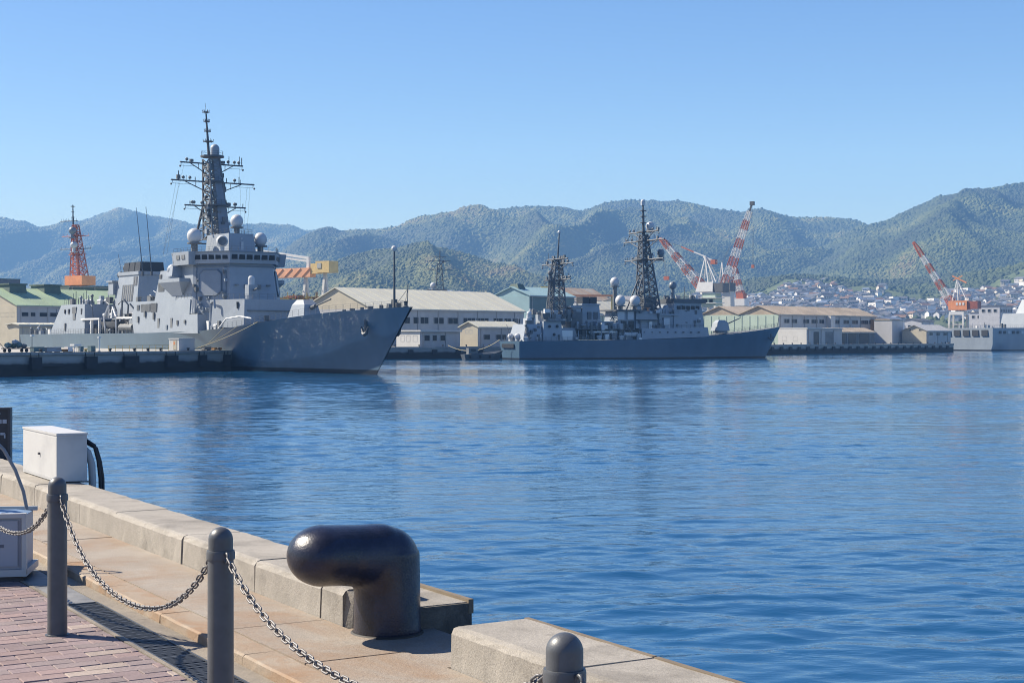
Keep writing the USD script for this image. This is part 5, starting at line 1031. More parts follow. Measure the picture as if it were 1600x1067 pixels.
def scaffold():
    d = 505; b = at(478, d); s = d / FOCAL; Z = lambda y: hz(y, d); R = random.Random(4)
    t = thing('scaffold_stack', 'rust and ochre steel blocks piled behind the gun of the large destroyer', 'steel blocks', b)
    for k in range(34):
        x = R.uniform(-7.5, 6.5); h = R.uniform(.5, 1.0); w = R.uniform(.6, 1.6); z = R.uniform(482, 463 + abs(x) * .5)
        MB().box(x - w, x + w, R.uniform(-3, 0), R.uniform(.5, 3), LAND if k < 8 else Z(z), Z(z) + h).build('steel_block', R.choice((RUST, YELLOW, ORANGE, RUST)), t)
    for k in range(16): x = R.uniform(-7, 6); MB().bar((x, -2.5, LAND), (x + R.uniform(-1, 1), -2, Z(R.uniform(466, 456))), .22).build('pole', R.choice((RUST, YELLOW)), t)
scaffold()

# ------------------------------------------------------------------ near pier at the left
PZ = 3.75
def pier():
    A, B = np.array(A_), np.array(B_); d = (B - A); Lab = np.hypot(*d); d /= Lab; n = np.array([d[1], -d[0]])      # n: out over the water, towards the viewer
    t = thing('pier', 'concrete pier with dark square fenders in front of the large destroyer', 'pier', (A[0], A[1], 0), math.atan2(d[1], d[0]))
    loc = lambda p: ((np.array(p) - A) @ d, (np.array(p) - A) @ np.array([-d[1], d[0]]))
    out = [loc(p) for p in (A2, B_, C_, (-1190, 302), (-1190, 150))]
    usdkit.mesh(stage, fresh(path_of(t), 'pier_body'), extrude(out, -2, PZ - .5), QUAYM)
    out2 = [loc(p) for p in ((A2[0] - n[0] * .0, A2[1]), B_ + n * .2, (C_[0] + .3, C_[1]), (-1190, 303), (-1190, 149))]
    PT = M('pier_slab', (.36, .345, .31), .85, .15, .25)
    usdkit.mesh(stage, fresh(path_of(t), 'deck_slab'), extrude(out2, PZ - .48, PZ), PT)
    MB().box(-90, Lab - .1, -.32, .25, PZ - .45, PZ + .02).build('edge_beam', GREYC, t)
    for a, b_ in ((44, 60), (130, 147), (190, 212), (256, 273), (308, 318), (347, 355)):
        s0, s1 = col_t(A, d, a), col_t(A, d, b_)
        MB().box(s0, s1, -.95, -.3, .95, PZ - .75).build('fender', RUBBER, t)
        MB().bar((s0 + .2, -.4, PZ - .8), (s0 + .2, -.35, PZ - .1), .1).bar((s1 - .2, -.4, PZ - .8), (s1 - .2, -.35, PZ - .1), .1).build('fender_chain', BLACK, t)
    s0, s1 = col_t(A, d, 62), col_t(A, d, 96); MB().box(s0, s1, -.5, -.3, 1.5, 1.9).build('pipe_duct', BLACK, t)
    for px in (70, 140, 178, 216, 237, 257, 300, 348):
        s = col_t(A, d, px); MB().lathe([(.3, 0), (.22, .08), (.2, .3), (.34, .42), (.3, .52), (.001, .56)], (s, 1.0, PZ), 10).build('mooring_post', BLACK if px != 140 else YELLOW, t)
    return A, d
PA, PD = pier()
PN = np.array([-PD[1], PD[0]])
def on_pier(px, back): 
    s = col_t(PA + PN * back, PD, px); p = PA + PN * back + PD * s; return (p[0], p[1], PZ)
prz = math.atan2(PD[1], PD[0])
def pier_things():
    # white cabinet
    p = on_pier(291, 2.5); t = thing('equipment_cabinet', 'white equipment cabinet standing on the pier beside the large destroyer hull', 'cabinet', p, prz)
    MB().box(-1.75, 2.05, 0, 2.6, .06, 2.12).build('body', WHITEW, t); MB().box(-1.85, 2.15, -.1, 2.7, 2.12, 2.24).build('roof', WHITE, t); MB().box(-1.8, -1.76, .6, 1.5, .2, 1.9).build('door', CREAMW, t)
    MB().box(-1.82, -1.77, 1.0, 1.35, 1.1, 1.6).build('notice', ORANGE, t); MB().box(-1.8, 2.1, -.05, 2.65, -.02, .06).build('plinth', GREYC, t)
    # yellow safety rail
    p = on_pier(202, .8); t = thing('safety_rail', 'yellow safety rail along the pier edge', 'rail', p, prz)
    for x in np.arange(-4.5, 9.2, 1.5):
        MB().tube([(x, 0, 0), (x, 0, 1.05)], .05, 6).build('post', YELLOW, t)
    for z in (.55, 1.02): MB().tube([(-4.5, 0, z), (9, 0, z)], .04, 6).build('rail', YELLOW, t)
    # gate-like white frame
    p = on_pier(121, 2.0); t = thing('white_stand', 'small white stand with an orange box on the pier', 'stand', p, prz)
    for x in (-.55, .55):
        for y in (0, .8): MB().box(x - .06, x + .06, y, y + .1, 0, 1.0).build('leg', WHITE, t)
    MB().box(-.75, .75, -.1, 1.0, 1.0, 1.3).build('top', WHITE, t); MB().box(-1.5, -.75, .1, .7, .02, .5).build('box', ORANGE, t); MB().box(.75, 1.4, .1, .7, .02, .9).build('side_box', TEAL, t)
    # white lamp posts / gangway posts
    for px, h, lab in ((155, 2.3, 'short white post standing on the pier near the yellow rail'), (50, 2.6, 'thin grey lamp post on the left part of the pier')):
        p = on_pier(px, 1.6); t = thing('pier_post', lab, 'post', p, prz)
        MB().tube([(0, 0, 0), (0, 0, h)], .11 if px == 155 else .06, 8).build('pole', WHITE if px == 155 else CLUT, t); MB().box(-.25, .25, -.2, .2, h, h + .25).build('head', WHITE, t); MB().cyl((0, 0, 0), .25, .12, 10).build('foot', GREYC, t)
    # dark handcart, tarpaulin heap, boxes on the left part
    p = on_pier(24, 3.0); t = thing('flatbed_trolley', 'dark flatbed trolley loaded with bundles at the left end of the pier', 'trolley', p, prz)
    MB().box(-2.2, 2.4, -.7, .7, .55, .75).build('bed', BLACK, t)
    for x in (-1.6, 1.7):
        for y in (-.7, .55): MB().tube([(x, y, .3), (x, y + .15, .3)], .3, 12).build('wheel', RUBBER, t)
    for k, (x, z, r, m) in enumerate(((-1.4, 1.15, .45, TEAL), (-.4, 1.1, .4, DGREEN), (.6, 1.2, .5, TEAL), (1.6, 1.05, .35, CLUT), (.0, 1.65, .4, NAVY))): MB().tube([(x - .6, -.3, z), (x - .2, -.1, z + .05), (x + .6, .2, z - .03)], [r * .8, r, r * .75], 9).build('bundle', m, t)
    MB().tube([(-2.2, 0, .7), (-3.0, 0, 1.5)], .05, 5).build('handle', BLACK, t)
    R = random.Random(9)
    specs = [(58, TEAL, 'green tarpaulin covered crate on the pier next to the lamp post', 1.1, .8), (71, CLUT, 'grey crate on the pier between the green crate and the white stand', 1.3, .7), (82, NAVY, 'blue grey crate on the pier left of the white stand', 1.5, .75), (95, RUST, 'low brown pallet stack on the pier', 1.3, .4), (107, WHITE, 'small white bin on the pier just left of the white stand', .5, .8), (143, TEAL, 'small pale blue bin on the pier right of the white stand', .5, .9), (322, CLUT, 'grey fitting box at the right end of the pier', .9, .6), (338, RUST, 'brown timber stack at the right end of the pier', 1.0, .45)]
    for px, m, lab, w, h in specs:
        p = on_pier(px, 2.4); t = thing('pier_crate', lab, 'crate', p, prz)
        MB().frus([(-w, -.5), (w, -.5), (w, .5), (-w, .5)], .08, [(-w * .92, -.45), (w * .92, -.45), (w * .92, .45), (-w * .92, .45)], h).build('body', m, t); MB().box(-w * .97, w * .97, -.48, .48, h, h + .08).build('lid', m, t)
        for x in (-w * .7, w * .7): MB().box(x - .1, x + .1, -.45, .45, -.01, .08).build('runner', RUST, t)
pier_things()
def mooring_lines():
    W1 = lambda p: np.array([bow1[0] + ax1[0] * p[0] - ax1[1] * p[1], bow1[1] + ax1[1] * p[0] + ax1[0] * p[1], p[2]])
    for u, px, lab in ((26, 304, 'mooring rope from the large destroyer side to the pier, longest of three'), (33, 308, 'mooring rope from the large destroyer side to the pier, middle of three'), (38, 313, 'mooring rope from the large destroyer side to the pier, shortest of three')):
        a, b_ = W1(edge1(u) + np.array([0, .1, .1])), np.array(on_pier(px, 1.0)) + [0, 0, .35]
        s = np.linspace(0, 1, 14); P = a + (b_ - a) * s[:, None]; P[:, 2] -= .7 * 4 * s * (1 - s) * .5
        tag(MB().tube(P, .07, 5).build('mooring_rope', ROPE), lab, 'rope', 'mooring ropes of the large destroyer')
    # stern line of the old destroyer
    a, b_ = np.array([at(781, 415)[0], 415, 5.4]), np.array([at(700, 428)[0], 428, LAND + .5]); s = np.linspace(0, 1, 14); P = a + (b_ - a) * s[:, None]; P[:, 2] -= 2.2 * 4 * s * (1 - s)
    tag(MB().tube(P, .10, 5).build('mooring_rope', ROPE), 'sagging stern rope from the old destroyer to the quay', 'rope')
mooring_lines()

# ------------------------------------------------------------------ promenade in the foreground
# local frame: x towards the water across the kerb, y along the kerb away from the viewer; origin at the foot of the second chain post
FA = .5367; FP = np.array([-2.378, 8.033]); FZ = 4.84
FW, FY = np.array([math.cos(FA), math.sin(FA)]), np.array([-math.sin(FA), math.cos(FA)])
def G(x, y, z=0.0): p = FP + FW * x + FY * y; return np.array([p[0], p[1], FZ + z])
def px_of(P): return 800 + FOCAL * P[0] / P[1], 525 - FOCAL * (P[2] - EYE_Z) / P[1]
def fthing(name, label, cat, x, y, z=0, rz=0, group=None): return thing(name, label, cat, G(x, y, z), FA + rz, group)
def fmat(name, base, tone2, stain=None, rough=.8, sp=.25, stain_lo=.5, stain_hi=.75, bump=.004, ssc=1.6, osc=.0):
    "stone: broad tone, fine speckle, stains with their own shape"
    base, tone2, stain = (None if q is None else tuple(.56 * x for x in q) for q in (base, tone2, stain))
    nodes = {'g': ('geometry', {}), 'oi': ('object_info', {}), 'n': ('noise_texture', {'scale': 2.3, 'detail': 6.0, 'roughness': .65}), 'r': ('rgb_ramp', {'ramp': [(.32, base), (.68, tone2)]}),
             's': ('noise_texture', {'scale': 170.0, 'detail': 2.0}), 'sr': ('map_range', {'from_min': .3, 'from_max': .7, 'to_min': 1 - sp, 'to_max': 1 + sp}), 'mu': ('vector_math', {'math_type': 'scale'}),
             'ov': ('map_range', {'to_min': 1 - osc, 'to_max': 1 + osc}), 'mo': ('vector_math', {'math_type': 'scale'}),
             't': ('noise_texture', {'scale': float(ssc), 'detail': 5.0, 'roughness': .7, 'distortion': .6}), 'tr': ('map_range', {'from_min': stain_lo, 'from_max': stain_hi, 'clamp': True}), 'mx': ('mix_color', {'b': stain or base}),
             'bn': ('noise_texture', {'scale': 60.0, 'detail': 6.0, 'roughness': .7}), 'b': ('bump', {'strength': 1.0, 'distance': float(bump)}), 'p': ('principled_bsdf', {'roughness': rough})}
    L = [('g.position', 'n.vector'), ('n.fac', 'r.fac'), ('g.position', 's.vector'), ('s.fac', 'sr.value'), ('r.color', 'mu.vector1'), ('sr.result', 'mu.scale'), ('oi.random', 'ov.value'), ('mu.vector', 'mo.vector1'), ('ov.result', 'mo.scale'),
         ('g.position', 't.vector'), ('t.fac', 'tr.value'), ('mo.vector', 'mx.a'), ('tr.result', 'mx.fac'), ('mx.result', 'p.base_color'), ('g.position', 'bn.vector'), ('bn.fac', 'b.height'), ('b.normal', 'p.normal')]
    return mat_(stage, '/World/Looks/' + name, nodes, L, surface='p.BSDF')
KERB = fmat('kerb_stone', (.37, .335, .285), (.51, .465, .40), (.20, .18, .15), stain_lo=.5, stain_hi=.74)
LEDGE = fmat('ledge_stone', (.36, .30, .24), (.47, .41, .335), (.36, .20, .09), stain_lo=.47, stain_hi=.78, ssc=1.1)
EDGE = fmat('rusty_edge_stone', (.40, .295, .20), (.49, .40, .30), (.40, .22, .10), stain_lo=.46, stain_hi=.72, ssc=2.2)
CONC = fmat('strip_concrete', (.27, .23, .18), (.40, .34, .26), (.14, .12, .10), stain_lo=.5, stain_hi=.75)
BRICKS = [fmat(f'brick_{n}', a, b, (.17, .11, .10), stain_lo=.55, stain_hi=.9, osc=.16, bump=.003) for n, a, b in (('mauve', (.285, .205, .205), (.36, .27, .265)), ('rose', (.325, .222, .208), (.39, .28, .262)), ('dull', (.26, .20, .197), (.34, .265, .255)), ('pale', (.42, .33, .28), (.50, .41, .35)))]
MORTAR = fmat('brick_joint', (.26, .22, .205), (.35, .30, .28), bump=.002)
TIMBER = M('edge_strip', (.27, .215, .14), .75, .25, 6, c2=(.15, .115, .08))
IRON = M('grate_iron', (.055, .06, .066), .5, .25, 5)
POSTM = mat_(stage, '/World/Looks/post_paint', {'g': ('geometry', {}), 'n': ('noise_texture', {'scale': 9.0, 'detail': 6.0, 'roughness': .7}), 'r': ('rgb_ramp', {'ramp': [(.35, (.050, .055, .062)), (.7, (.075, .08, .088))]}), 'r2': ('map_range', {'to_min': .32, 'to_max': .55}),
    'n2': ('noise_texture', {'scale': 260.0, 'detail': 2.0}), 'b': ('bump', {'strength': .5, 'distance': .0008}), 'p': ('principled_bsdf', {})},
    [('g.position', 'n.vector'), ('n.fac', 'r.fac'), ('n.fac', 'r2.value'), ('r2.result', 'p.roughness'), ('r.color', 'p.base_color'), ('g.position', 'n2.vector'), ('n2.fac', 'b.height'), ('b.normal', 'p.normal')], surface='p.BSDF')
STEEL = M('galvanised_steel', (.27, .27, .275), .6, .15, 20, metal=.7, c2=(.17, .155, .145))

def slab(mb, prof, y0, y1, R=None, rough=0.0):
    "outline in x-z pushed along y"
    n = len(prof); m = 2 if not rough else max(2, int((y1 - y0) / .09)); ys = np.linspace(y0, y1, m)
    v = np.array([[(x + (R.gauss(0, rough) if R and rough else 0), y, z + (R.gauss(0, rough * .6) if R and rough else 0)) for x, z in prof] for y in ys]).reshape(-1, 3)
    f = [(i * n + j, (i + 1) * n + j, (i + 1) * n + (j + 1) % n, i * n + (j + 1) % n) for i in range(m - 1) for j in range(n)]
    mb.add(v, f); k = (m - 1) * n
    mb.add(v[:n], [(0, j, j + 1) for j in range(1, n - 1)]); mb.add(v[-n:], [(0, j + 1, j) for j in range(1, n - 1)]); return mb
def promenade():
    R = random.Random(2)
    q = fthing('quay_wall', None, None, 0, 0); tag(q, kind='structure')
    MB().box(-60, 1.62, -70, 60, -6.8, -.16).box(-60, .262, -70, 60, -.159, -.022).box(.47, 1.62, -70, 60, -.159, -.006).build('wall_body', CONC, q)
    sm = .012
    yk = [-9, -7.6, -6.4, -5.2, -4.2, -2.985, -1.935]
    stones = [(a, b_) for a, b_ in zip(yk[:-1], yk[1:])] + [(-.85, -.52), (-.52, .45), (.45, 1.76), (1.76, 3.32), (3.32, 4.3), (4.3, 5.79), (5.79, 7.1), (7.1, 8.5), (8.5, 9.9), (9.9, 11.3), (11.3, 12.7), (12.7, 14.2), (14.2, 15.7)]
    for k, (a, b_) in enumerate(stones):
        o = R.uniform(-.004, .004); h = .238 + R.uniform(-.003, .003)
        pr = [(1.264 + o, .03), (1.685 + o, .03), (1.687 + o, h - .012), (1.675 + o, h), (1.305 + o, h), (1.281 + o, h - .008), (1.267 + o, h - .032)]
        mb = MB(); a2, b2 = a + sm / 2, b_ - sm / 2
        if (a, b_) == (-.85, -.52):
            slab(mb, pr, a2 + .05, b2, R, .0022); c = [(1.30, .03), (1.66, .03), (1.66, h - .02), (1.31, h - .03)]; e = [(1.27, .03), (1.685, .03), (1.685, h - .002), (1.29, h - .006)]
            mb.add([(x, a2, z) for x, z in c] + [(x, a2 + .05, z) for x, z in e], [(0, 1, 2, 3), (0, 4, 5, 1), (1, 5, 6, 2), (2, 6, 7, 3), (3, 7, 4, 0)])
        elif b_ == -1.935:
            slab(mb, pr, a2, b2 - .035, R, .0022); mb.add([(x, b2 - .035, z) for x, z in pr] + [(1.30 + (x - 1.264) * .9, b2, .03 + (z - .03) * .93) for x, z in pr], [(j, 7 + j, 7 + (j + 1) % 7, (j + 1) % 7) for j in range(7)] + [(7, 8 + j, 7 + j, 7 + j) for j in range(0)]); mb.add([(1.30 + (x - 1.264) * .9, b2, .03 + (z - .03) * .93) for x, z in pr], [(0, j + 1, j) for j in range(1, 6)])
        else: slab(mb, pr, a2, b2, R, .0022)
        mb.build('kerb_stone', KERB, q)
    # low mooring sill behind the bollard
    MB().frus([(1.50, -1.06), (1.90, -1.06), (1.90, -.42), (1.50, -.42)], -.9, [(1.51, -1.05), (1.895, -1.05), (1.895, -.42), (1.51, -.42)], .155).build('mooring_sill', fmat('wet_stone', (.10, .09, .075), (.30, .265, .22), (.045, .042, .04), stain_lo=.35, stain_hi=.6, ssc=4), q)
    MB().box(1.53, 1.88, -1.03, -.43, .1555, .159).build('sill_top', KERB, q)
    MB().box(1.875, 1.905, -1.052, -.42, .10, .175).build('edge_strip', TIMBER, q)
    for a, b_ in ((-9, -5.21), (-5.19, -4.21), (-4.19, -2.99), (-2.975, -1.96)): MB().box(1.668, 1.692, a, b_, .16, .2415).build('edge_strip', TIMBER, q)
    # ledge slabs, rusty edge stones, concrete strip
    yl = [-9, -6.6, -4.9, -3.1, -1.54, -.575, 1.3, 3.355, 5.1, 7.4, 9.8, 12.2, 15.5]
    for a, b_ in zip(yl[:-1], yl[1:]):
        x1 = 1.262
        MB().frus([(.737, a + .004), (x1, a + .004), (x1, b_ - .004), (.737, b_ - .004)], 0, [(.741, a + .007), (x1, a + .007), (x1, b_ - .007), (.741, b_ - .007)], .05 + R.uniform(-.002, .002)).build('ledge_slab', LEDGE, q)
    MB().box(1.263, 1.66, -1.93, -.855, 0, .046).build('ledge_slab', LEDGE, q)
    ye = [-9, -7.2, -5.4, -3.8, -2.45, -1.2, .05, 1.1, 2.2, 3.5, 5, 7, 9, 11, 13]
    for a, b_ in zip(ye[:-1], ye[1:]):
        slab(MB(), [(.5634, -.02), (.731, -.02), (.731, .049), (.577, .049), (.566, .040)], a + .004, b_ - .004, R, .0015).build('edge_stone', EDGE, q)
    for a, b_ in ((-9, -3), (-2.99, .2), (.21, 3), (3.01, 9)): MB().box(.4585, .561, a, b_, -.12, .0 + R.uniform(-.004, 0)).build('concrete_strip', CONC, q)
    MB().box(.4565, .4715, -9, 9, -.15, .003).box(.246, .269, -9, 9, -.15, .003).build('gutter_frame', CONC, q)
    # drain: channel, grating, covers
    g = fthing('drain_grating', 'long dark iron drain grating beside the brick paving', 'grating', 0, 0)
    MB().box(.27, .456, -6, 9, -.15, -.10).build('channel_floor', BLACK, g)
    for x in (.27, .446): MB().box(x, x + .01, -6, .88, -.06, .002).build('side_bar', IRON, g)
    for k, y in enumerate(np.arange(-3.9, .87, .0235)):
        o = R.uniform(-.002, .001); MB().box(.281, .445, y, y + .009, -.05, -.002 + o).build('grate_bar', IRON, g)
    for a in (.9, 1.62, 2.34, 3.06, 3.8): MB().box(.272, .455, a, a + .71, -.03, .001 + R.uniform(-.002, .002)).build('cover_plate', M(f'cover_plate_{int(a * 100)}', (.16, .16, .16), .55, .35, 5, c2=(.26, .25, .23)), g)
    # paving
    p = fthing('pavement', None, None, 0, 0); tag(p, kind='structure')
    MB().box(-40, .244, -40, 40, -.02, -.006).build('paving_bed', MORTAR, p)
    bricks, rest = [], MB()
    L, Wd, j = .203, .1, .004
    for r in range(-32, 46):
        y = r * (Wd + j); off = (r % 2) * (L + j) / 2 + R.uniform(-.006, .006)
        for c in range(-20, 3):
            x0, x1 = c * (L + j) + off, c * (L + j) + off + L
            if x0 > .243: continue
            x1 = min(x1, .2425)
            if x1 - x0 < .03: continue
            P = px_of(G((x0 + x1) / 2, y + Wd / 2))
            if P[0] < -220 or P[1] > 1260 or y < -4 : continue
            seen = P[0] > -30 and P[1] < 1095
            z = R.uniform(-.0022, .0018); tl = [R.uniform(-.0012, .0012) for _ in range(4)]; e = .0032
            b0 = [(x0, y), (x1, y), (x1, y + Wd), (x0, y + Wd)]; b1 = [(x0 + e, y + e), (x1 - e, y + e), (x1 - e, y + Wd - e), (x0 + e, y + Wd - e)]
            mb = (MB() if seen else rest).frus(b0, -.018, b0, z - .004); mb.frus(b0, z - .004, b1, [z + a for a in tl])
            if seen: bricks.append((mb, P))
    for i, (mb, P) in enumerate(bricks):
        m = BRICKS[3] if (abs(P[0] - 150) < 25 and abs(P[1] - 1046) < 7) or R.random() < .03 else BRICKS[R.choice((0, 0, 1, 2))]
        mb.build('brick', m, p)
    if rest.n: tag(rest.build('outer_bricks', BRICKS[0], p), kind='stuff')
    print('bricks', len(bricks))
promenade()
SP = 2.453
def chain_posts():
    labs = ['dark grey chain post beyond the left end of the leftmost chain', 'dark grey chain post standing on the brick paving beside the drain grating', 'dark grey chain post between the tall sagging chain and the mooring bollard',
            'dark grey chain post with only its rounded top showing in front of the near kerb', 'dark grey chain post at the near end of the rightmost chain']
    lab = {-1: labs[0], 0: labs[1], 1: labs[2], 2: labs[3], 3: labs[4]}
    for k in range(-1, 4):
        t = fthing('chain_post', lab[k], 'post', 0, -k * SP, 0, 0, 'posts of the chain fence')
        MB().lathe([(1e-4, -.02), (.062, -.02), (.062, .004), (.0515, .006), (.0505, .02), (.0495, .7), (1e-4, .7)], n=40).build('shaft', POSTM, t, 30)
        a = np.linspace(0, PI / 2, 12)
        MB().lathe([(1e-4, .735)] + [(.0468, .735)] + [(.0468 * math.cos(x), .778 + .0466 * math.sin(x)) for x in a], n=40).build('cap', POSTM, t, 30)
        MB().lathe([(.04, .70), (.0535, .70), (.0545, .703), (.0545, .727), (.0525, .735), (.04, .735)], n=40).build('collar', POSTM, t, 30)
        for s in (1, -1):
            an = np.linspace(0, 2 * PI, 17); MB().tube([(.018 * math.sin(x) * .0 + .0, s * (.067 + .0 + .016 * math.cos(x)), .712 + .018 * math.sin(x)) for x in an], .0062, 8, False).build('chain_eye', POSTM, t, True)
def link_mesh(sz=1.0):
    a, r, w = .0165 * sz, .0125 * sz, .0046 * sz; P = []
    for x in np.linspace(-PI / 2, PI / 2, 7): P.append((a + r * math.cos(x), r * math.sin(x), 0))
    for x in np.linspace(PI / 2, 1.5 * PI, 7): P.append((-a + r * math.cos(x), r * math.sin(x), 0))
    P.append(P[0]); mb = MB(); p = np.array(P); n = 8; t = np.roll(p[:-1], -1, 0) - np.roll(p[:-1], 1, 0); t /= np.linalg.norm(t, axis=1, keepdims=True); b = np.cross(t, [0, 0, 1.]); an = np.arange(n) * 2 * PI / n
    v = (p[:-1][:, None] + w * (np.cos(an)[None, :, None] * b[:, None] + np.sin(an)[None, :, None] * np.array([0, 0, 1.]))).reshape(-1, 3); m = len(p) - 1
    return v, np.array([(i * n + j, i * n + (j + 1) % n, ((i + 1) % m) * n + (j + 1) % n, ((i + 1) % m) * n + j) for i in range(m) for j in range(n)])
def chains():
    labs = ['steel chain hanging in front of the white case at the left edge', 'steel chain sagging between the two tall posts over the drain', 'steel chain running down to the right in front of the mooring bollard', 'short visible end of steel chain right of the rounded post top']
    v0, f0 = link_mesh(.84)
    for k in range(-1, 3):
        t = fthing('chain', labs[k + 1], 'chain', 0, -k * SP, 0, 0, None)
        y0, y1, zt = -.084, -(SP - .084), .708; sag = {-1: .295, 0: .355, 1: .255, 2: .30}[k]
        # parabola close to a catenary, in small steps of equal length
        s = np.linspace(0, 1, 2000); Y = y0 + (y1 - y0) * s; cc = 2.2; Z = zt - sag * (1 - (np.cosh(cc * (2 * s - 1)) - 1) / (math.cosh(cc) - 1))
        le = np.concatenate([[0], np.cumsum(np.hypot(np.diff(Y), np.diff(Z)))]); pitch = .0345; n = int(le[-1] / pitch); R = random.Random(k + 7)
        for i in range(n):
            l = (i + .5) * le[-1] / n; y, z = np.interp(l, le, Y), np.interp(l, le, Z); dy, dz = np.interp(l + .01, le, Y) - np.interp(l - .01, le, Y), np.interp(l + .01, le, Z) - np.interp(l - .01, le, Z)
            tx = nrm([0, dy, dz]); a = (PI / 4 if i % 2 else -PI / 4) + R.uniform(-.25, .25); e1 = np.array([1., 0, 0]); e2 = np.cross(tx, e1); yy = e1 * math.cos(a) + e2 * math.sin(a); zz = np.cross(tx, yy)
            mb = MB(); mb.add(v0 @ np.array([tx, yy, zz]) + [0, y, z], f0); mb.build('link', STEEL, t, True)
chain_posts(); chains()

def mooring_bollard():
    import manifold3d as m3, trimesh
    t = fthing('mooring_bollard', 'big black iron mooring bollard with a bent horn standing in the gap of the kerb', 'bollard', 1.40, -1.05, .046)
    S = lambda r, x, z, sx=1, sy=1, sz=1: m3.Manifold.sphere(r, 48).scale((sx, sy, sz)).translate((x, 0, z))
    hull = lambda *a: m3.Manifold.batch_hull(list(a))
    col = m3.Manifold.cylinder(.42, .172, .166, 64)
    elbow = hull(S(.168, -.004, .375), S(.165, -.07, .395), S(.166, 0, .25))
    horn = hull(S(.166, -.05, .394), S(.154, -.20, .408, 1, 1.14, .99)) + hull(S(.152, -.20, .412, 1, 1.12, .99), S(.152, -.36, .420, 1.15, 1.22, 1.0))
    b = (col + elbow + horn).refine_to_length(.018); me = b.to_mesh(); tm = trimesh.Trimesh(me.vert_properties[:, :3], me.tri_verts)
    keep = tm.vertices[:, 2] < .004
    base = tm.vertices.copy(); trimesh.smoothing.filter_taubin(tm, .55, .53, 26); v = np.array(tm.vertices); v[keep] = base[keep]
    w = (v[:, 2] > .12)[:, None]; v = np.where(w, v + (meshkit.fbm(v * 9, 3, 2) - .5)[:, None] * .004, v)
    BOLM = mat_(stage, '/World/Looks/bollard_paint', {'g': ('geometry', {}), 'n': ('noise_texture', {'scale': 7.0, 'detail': 6.0, 'roughness': .65}), 'r': ('rgb_ramp', {'ramp': [(.35, (.009, .010, .017)), (.65, (.017, .018, .032))]}), 'rr': ('map_range', {'from_min': .3, 'from_max': .7, 'to_min': .17, 'to_max': .34}),
        'n3': ('noise_texture', {'scale': 26.0, 'detail': 6.0, 'roughness': .7}), 'm3': ('map_range', {'from_min': .70, 'from_max': .76, 'clamp': True, 'to_max': .6}), 'mx': ('mix_color', {'b': (.075, .05, .035)}),
        'n2': ('noise_texture', {'scale': 120.0, 'detail': 4.0, 'roughness': .6}), 'b': ('bump', {'strength': .6, 'distance': .003}), 'p': ('principled_bsdf', {})},
        [('g.position', 'n.vector'), ('n.fac', 'r.fac'), ('r.color', 'mx.a'), ('g.position', 'n3.vector'), ('n3.fac', 'm3.value'), ('m3.result', 'mx.fac'), ('mx.result', 'p.base_color'), ('n.fac', 'rr.value'), ('rr.result', 'p.roughness'), ('g.position', 'n2.vector'), ('n2.fac', 'b.height'), ('b.normal', 'p.normal')], surface='p.BSDF')
    tag(usdkit.mesh(stage, fresh(path_of(t), 'bollard_body'), (v, np.array(tm.faces)), BOLM, True))
    MB().lathe([(.15, -.02), (.186, -.02), (.186, .006), (.178, .012), (.15, .012)], n=64).build('base_ring', M('grimy_iron', (.03, .026, .022), .7, .3, 12), t, 30)
mooring_bollard()

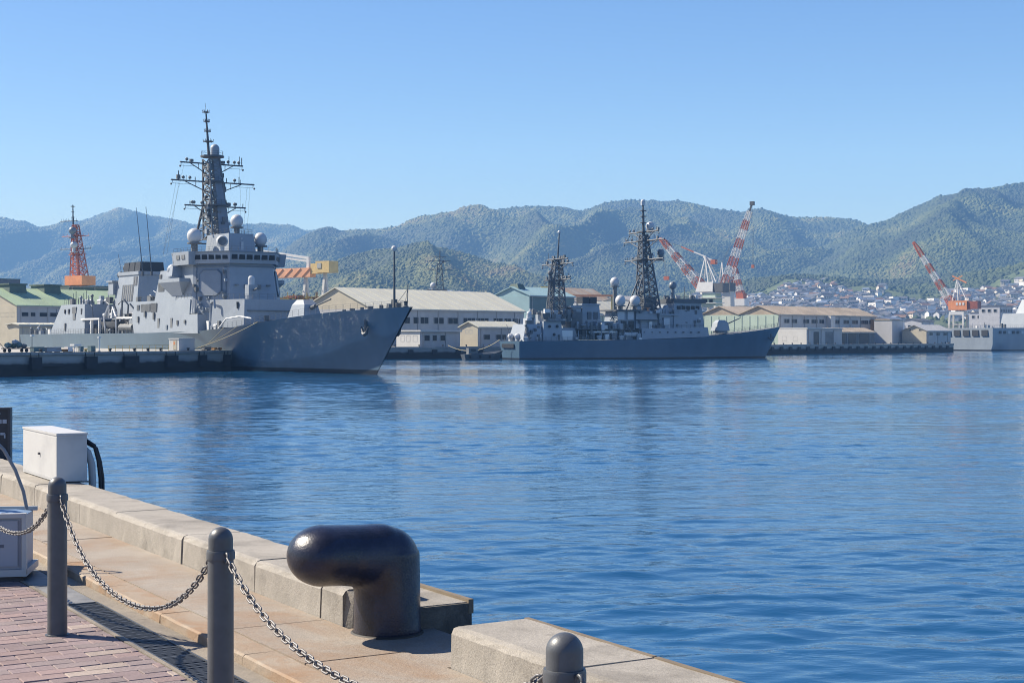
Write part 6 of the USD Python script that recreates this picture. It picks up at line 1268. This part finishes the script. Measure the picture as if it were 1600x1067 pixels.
def kerb_things():
    BOXM = M('cabinet_white', (.46, .46, .46), .5, .1, 2.5, c2=(.53, .53, .52), lo=.25, hi=.5)
    t = fthing('electric_cabinet', 'plain white electric cabinet sitting on the kerb above the water', 'cabinet', 1.47, 5.80, .24)
    MB().frus([(0, 0), (.27, 0), (.27, 1.27), (0, 1.27)], .012, [(0, 0), (.27, 0), (.27, 1.27), (0, 1.27)], .425).build('body', BOXM, t)
    MB().box(-.006, .276, -.006, 1.276, .426, .446).build('lid', BOXM, t); MB().box(.01, .26, .01, 1.26, -.002, .012).build('base', BLACK, t)
    MB().box(-.003, .0, .02, 1.25, .03, .41).build('door', BOXM, t); MB().cyl((-.012, .6, .22), .012, .02, 8).build('lock', STEEL, t)
    MB().box(.0, .27, -.0035, -.0005, .395, .4).build('seam', BOXM, t)
    for x in (.02, .24): MB().box(x - .02, x + .04, -.03, .0, 0, .012).build('foot_bracket', STEEL, t)
    for k, (r, m, y, h) in enumerate(((.034, GREYW, -.03, .30), (.017, BLACK, .03, .37), (.015, BLACK, .05, .34))):
        MB().tube([(.22, .22, h * .95), (.29 + y * .5, .17, h), (.34 + y, .12, h * .86), (.37 + y, .10, h * .5), (.38 + y * 1.2, .09, 0.02), (.385 + y * 1.3, .09, -.5)], r, 10).build('conduit', m, t, True)
    # black board at the left edge, on the kerb
    p = np.array([-5.52, 16.9, FZ + .20]); t = thing('black_board', 'black framed board with pale panels at the left edge above the kerb', 'board', p, .1)
    MB().box(-.72, 0, -.03, .03, -.02, .55).build('board', M('board_black', (.022, .026, .034), .5, .2, 5), t)
    MB().box(-.74, .012, -.045, .045, .55, .575).box(-.02, .012, -.045, .045, -.02, .55).build('frame', M('board_frame', (.03, .035, .045), .4, .2, 5), t)
    PAN = M('board_panel', (.34, .37, .42), .5, .15, 8)
    for x0, x1, z0, z1 in ((-.7, -.1, .50, .52), (-.36, -.085, .40, .445), (-.075, -.03, .40, .445), (-.10, -.05, .275, .30), (-.06, -.045, .24, .29), (-.7, -.2, .27, .3)): MB().box(x0, x1, -.036, -.0305, z0, z1).build('panel', PAN, t)
    # white trunk at the left edge with a bent pipe
    p = np.array([-3.10, 9.80, FZ]); t = thing('equipment_case', 'white panelled equipment case with a bent grey pipe at the left edge', 'case', p, math.radians(8))
    PANEL = M('trunk_panel', (.29, .31, .35), .5, .06, 3); TR = M('trunk_frame', (.42, .42, .41), .5, .08, 3)
    MB().box(-1.2, -.03, .0, .44, .075, .40).build('body', PANEL, t)
    MB().box(-1.2, -.05, -.012, -.001, .095, .385).build('front_panel', PANEL, t)
    for x in (-.026, -1.23): MB().box(x, x + .03, -.014, .02, .04, .42).build('corner_post', TR, t)
    MB().box(-1.2, 0, -.016, .03, .402, .43).build('front_rim', TR, t); MB().box(-1.2, 0, .42, .45, .402, .43).build('rear_rim', TR, t); MB().box(-1.2, .004, -.018, .45, .03, .074).build('bottom_rail', TR, t)
    MB().box(-1.18, -.03, -.004, .42, -.005, .03).build('base', M('trunk_base', (.055, .05, .05), .8, .3, 5), t); MB().frus([(-1.19, .035), (-.03, .035), (-.03, .415), (-1.19, .415)], .401, [(-1.0, .1), (-.12, .1), (-.12, .36), (-1.0, .36)], .418).build('cover', M('blue_cover', (.20, .30, .44), .5, .15, 6), t)
    MB().box(-.19, -.165, -.0135, -.0122, .215, .235).box(-.16, -.135, -.0135, -.0122, .215, .235).build('label_plate', M('faded_print', (.12, .13, .16), .7, .2, 40), t)
    MB().tube([(-.045, .30, .42), (-.07, .31, .54), (-.125, .33, .68), (-.20, .35, .81), (-.29, .37, .90), (-.43, .40, .96), (-.63, .4, .98)], .0115, 10).build('bent_pipe', M('pipe_grey', (.22, .22, .225), .4, .15, 8), t, True)
kerb_things()

# ------------------------------------------------------------------ haze
hm = mat_(stage, '/World/Looks/haze_air', {'v': ('principled_volume', {'color': (.23, .50, 1.0), 'density': 0.000115, 'anisotropy': 0.0, 'absorption_color': (.65, .65, .65)})}, volume='v.volume')
tag(MB().box(-7000, 7000, -1200, 9200, -3.2, 1100).build('haze', hm), 'pale even haze filling the air over the harbour', 'haze', kind='stuff')
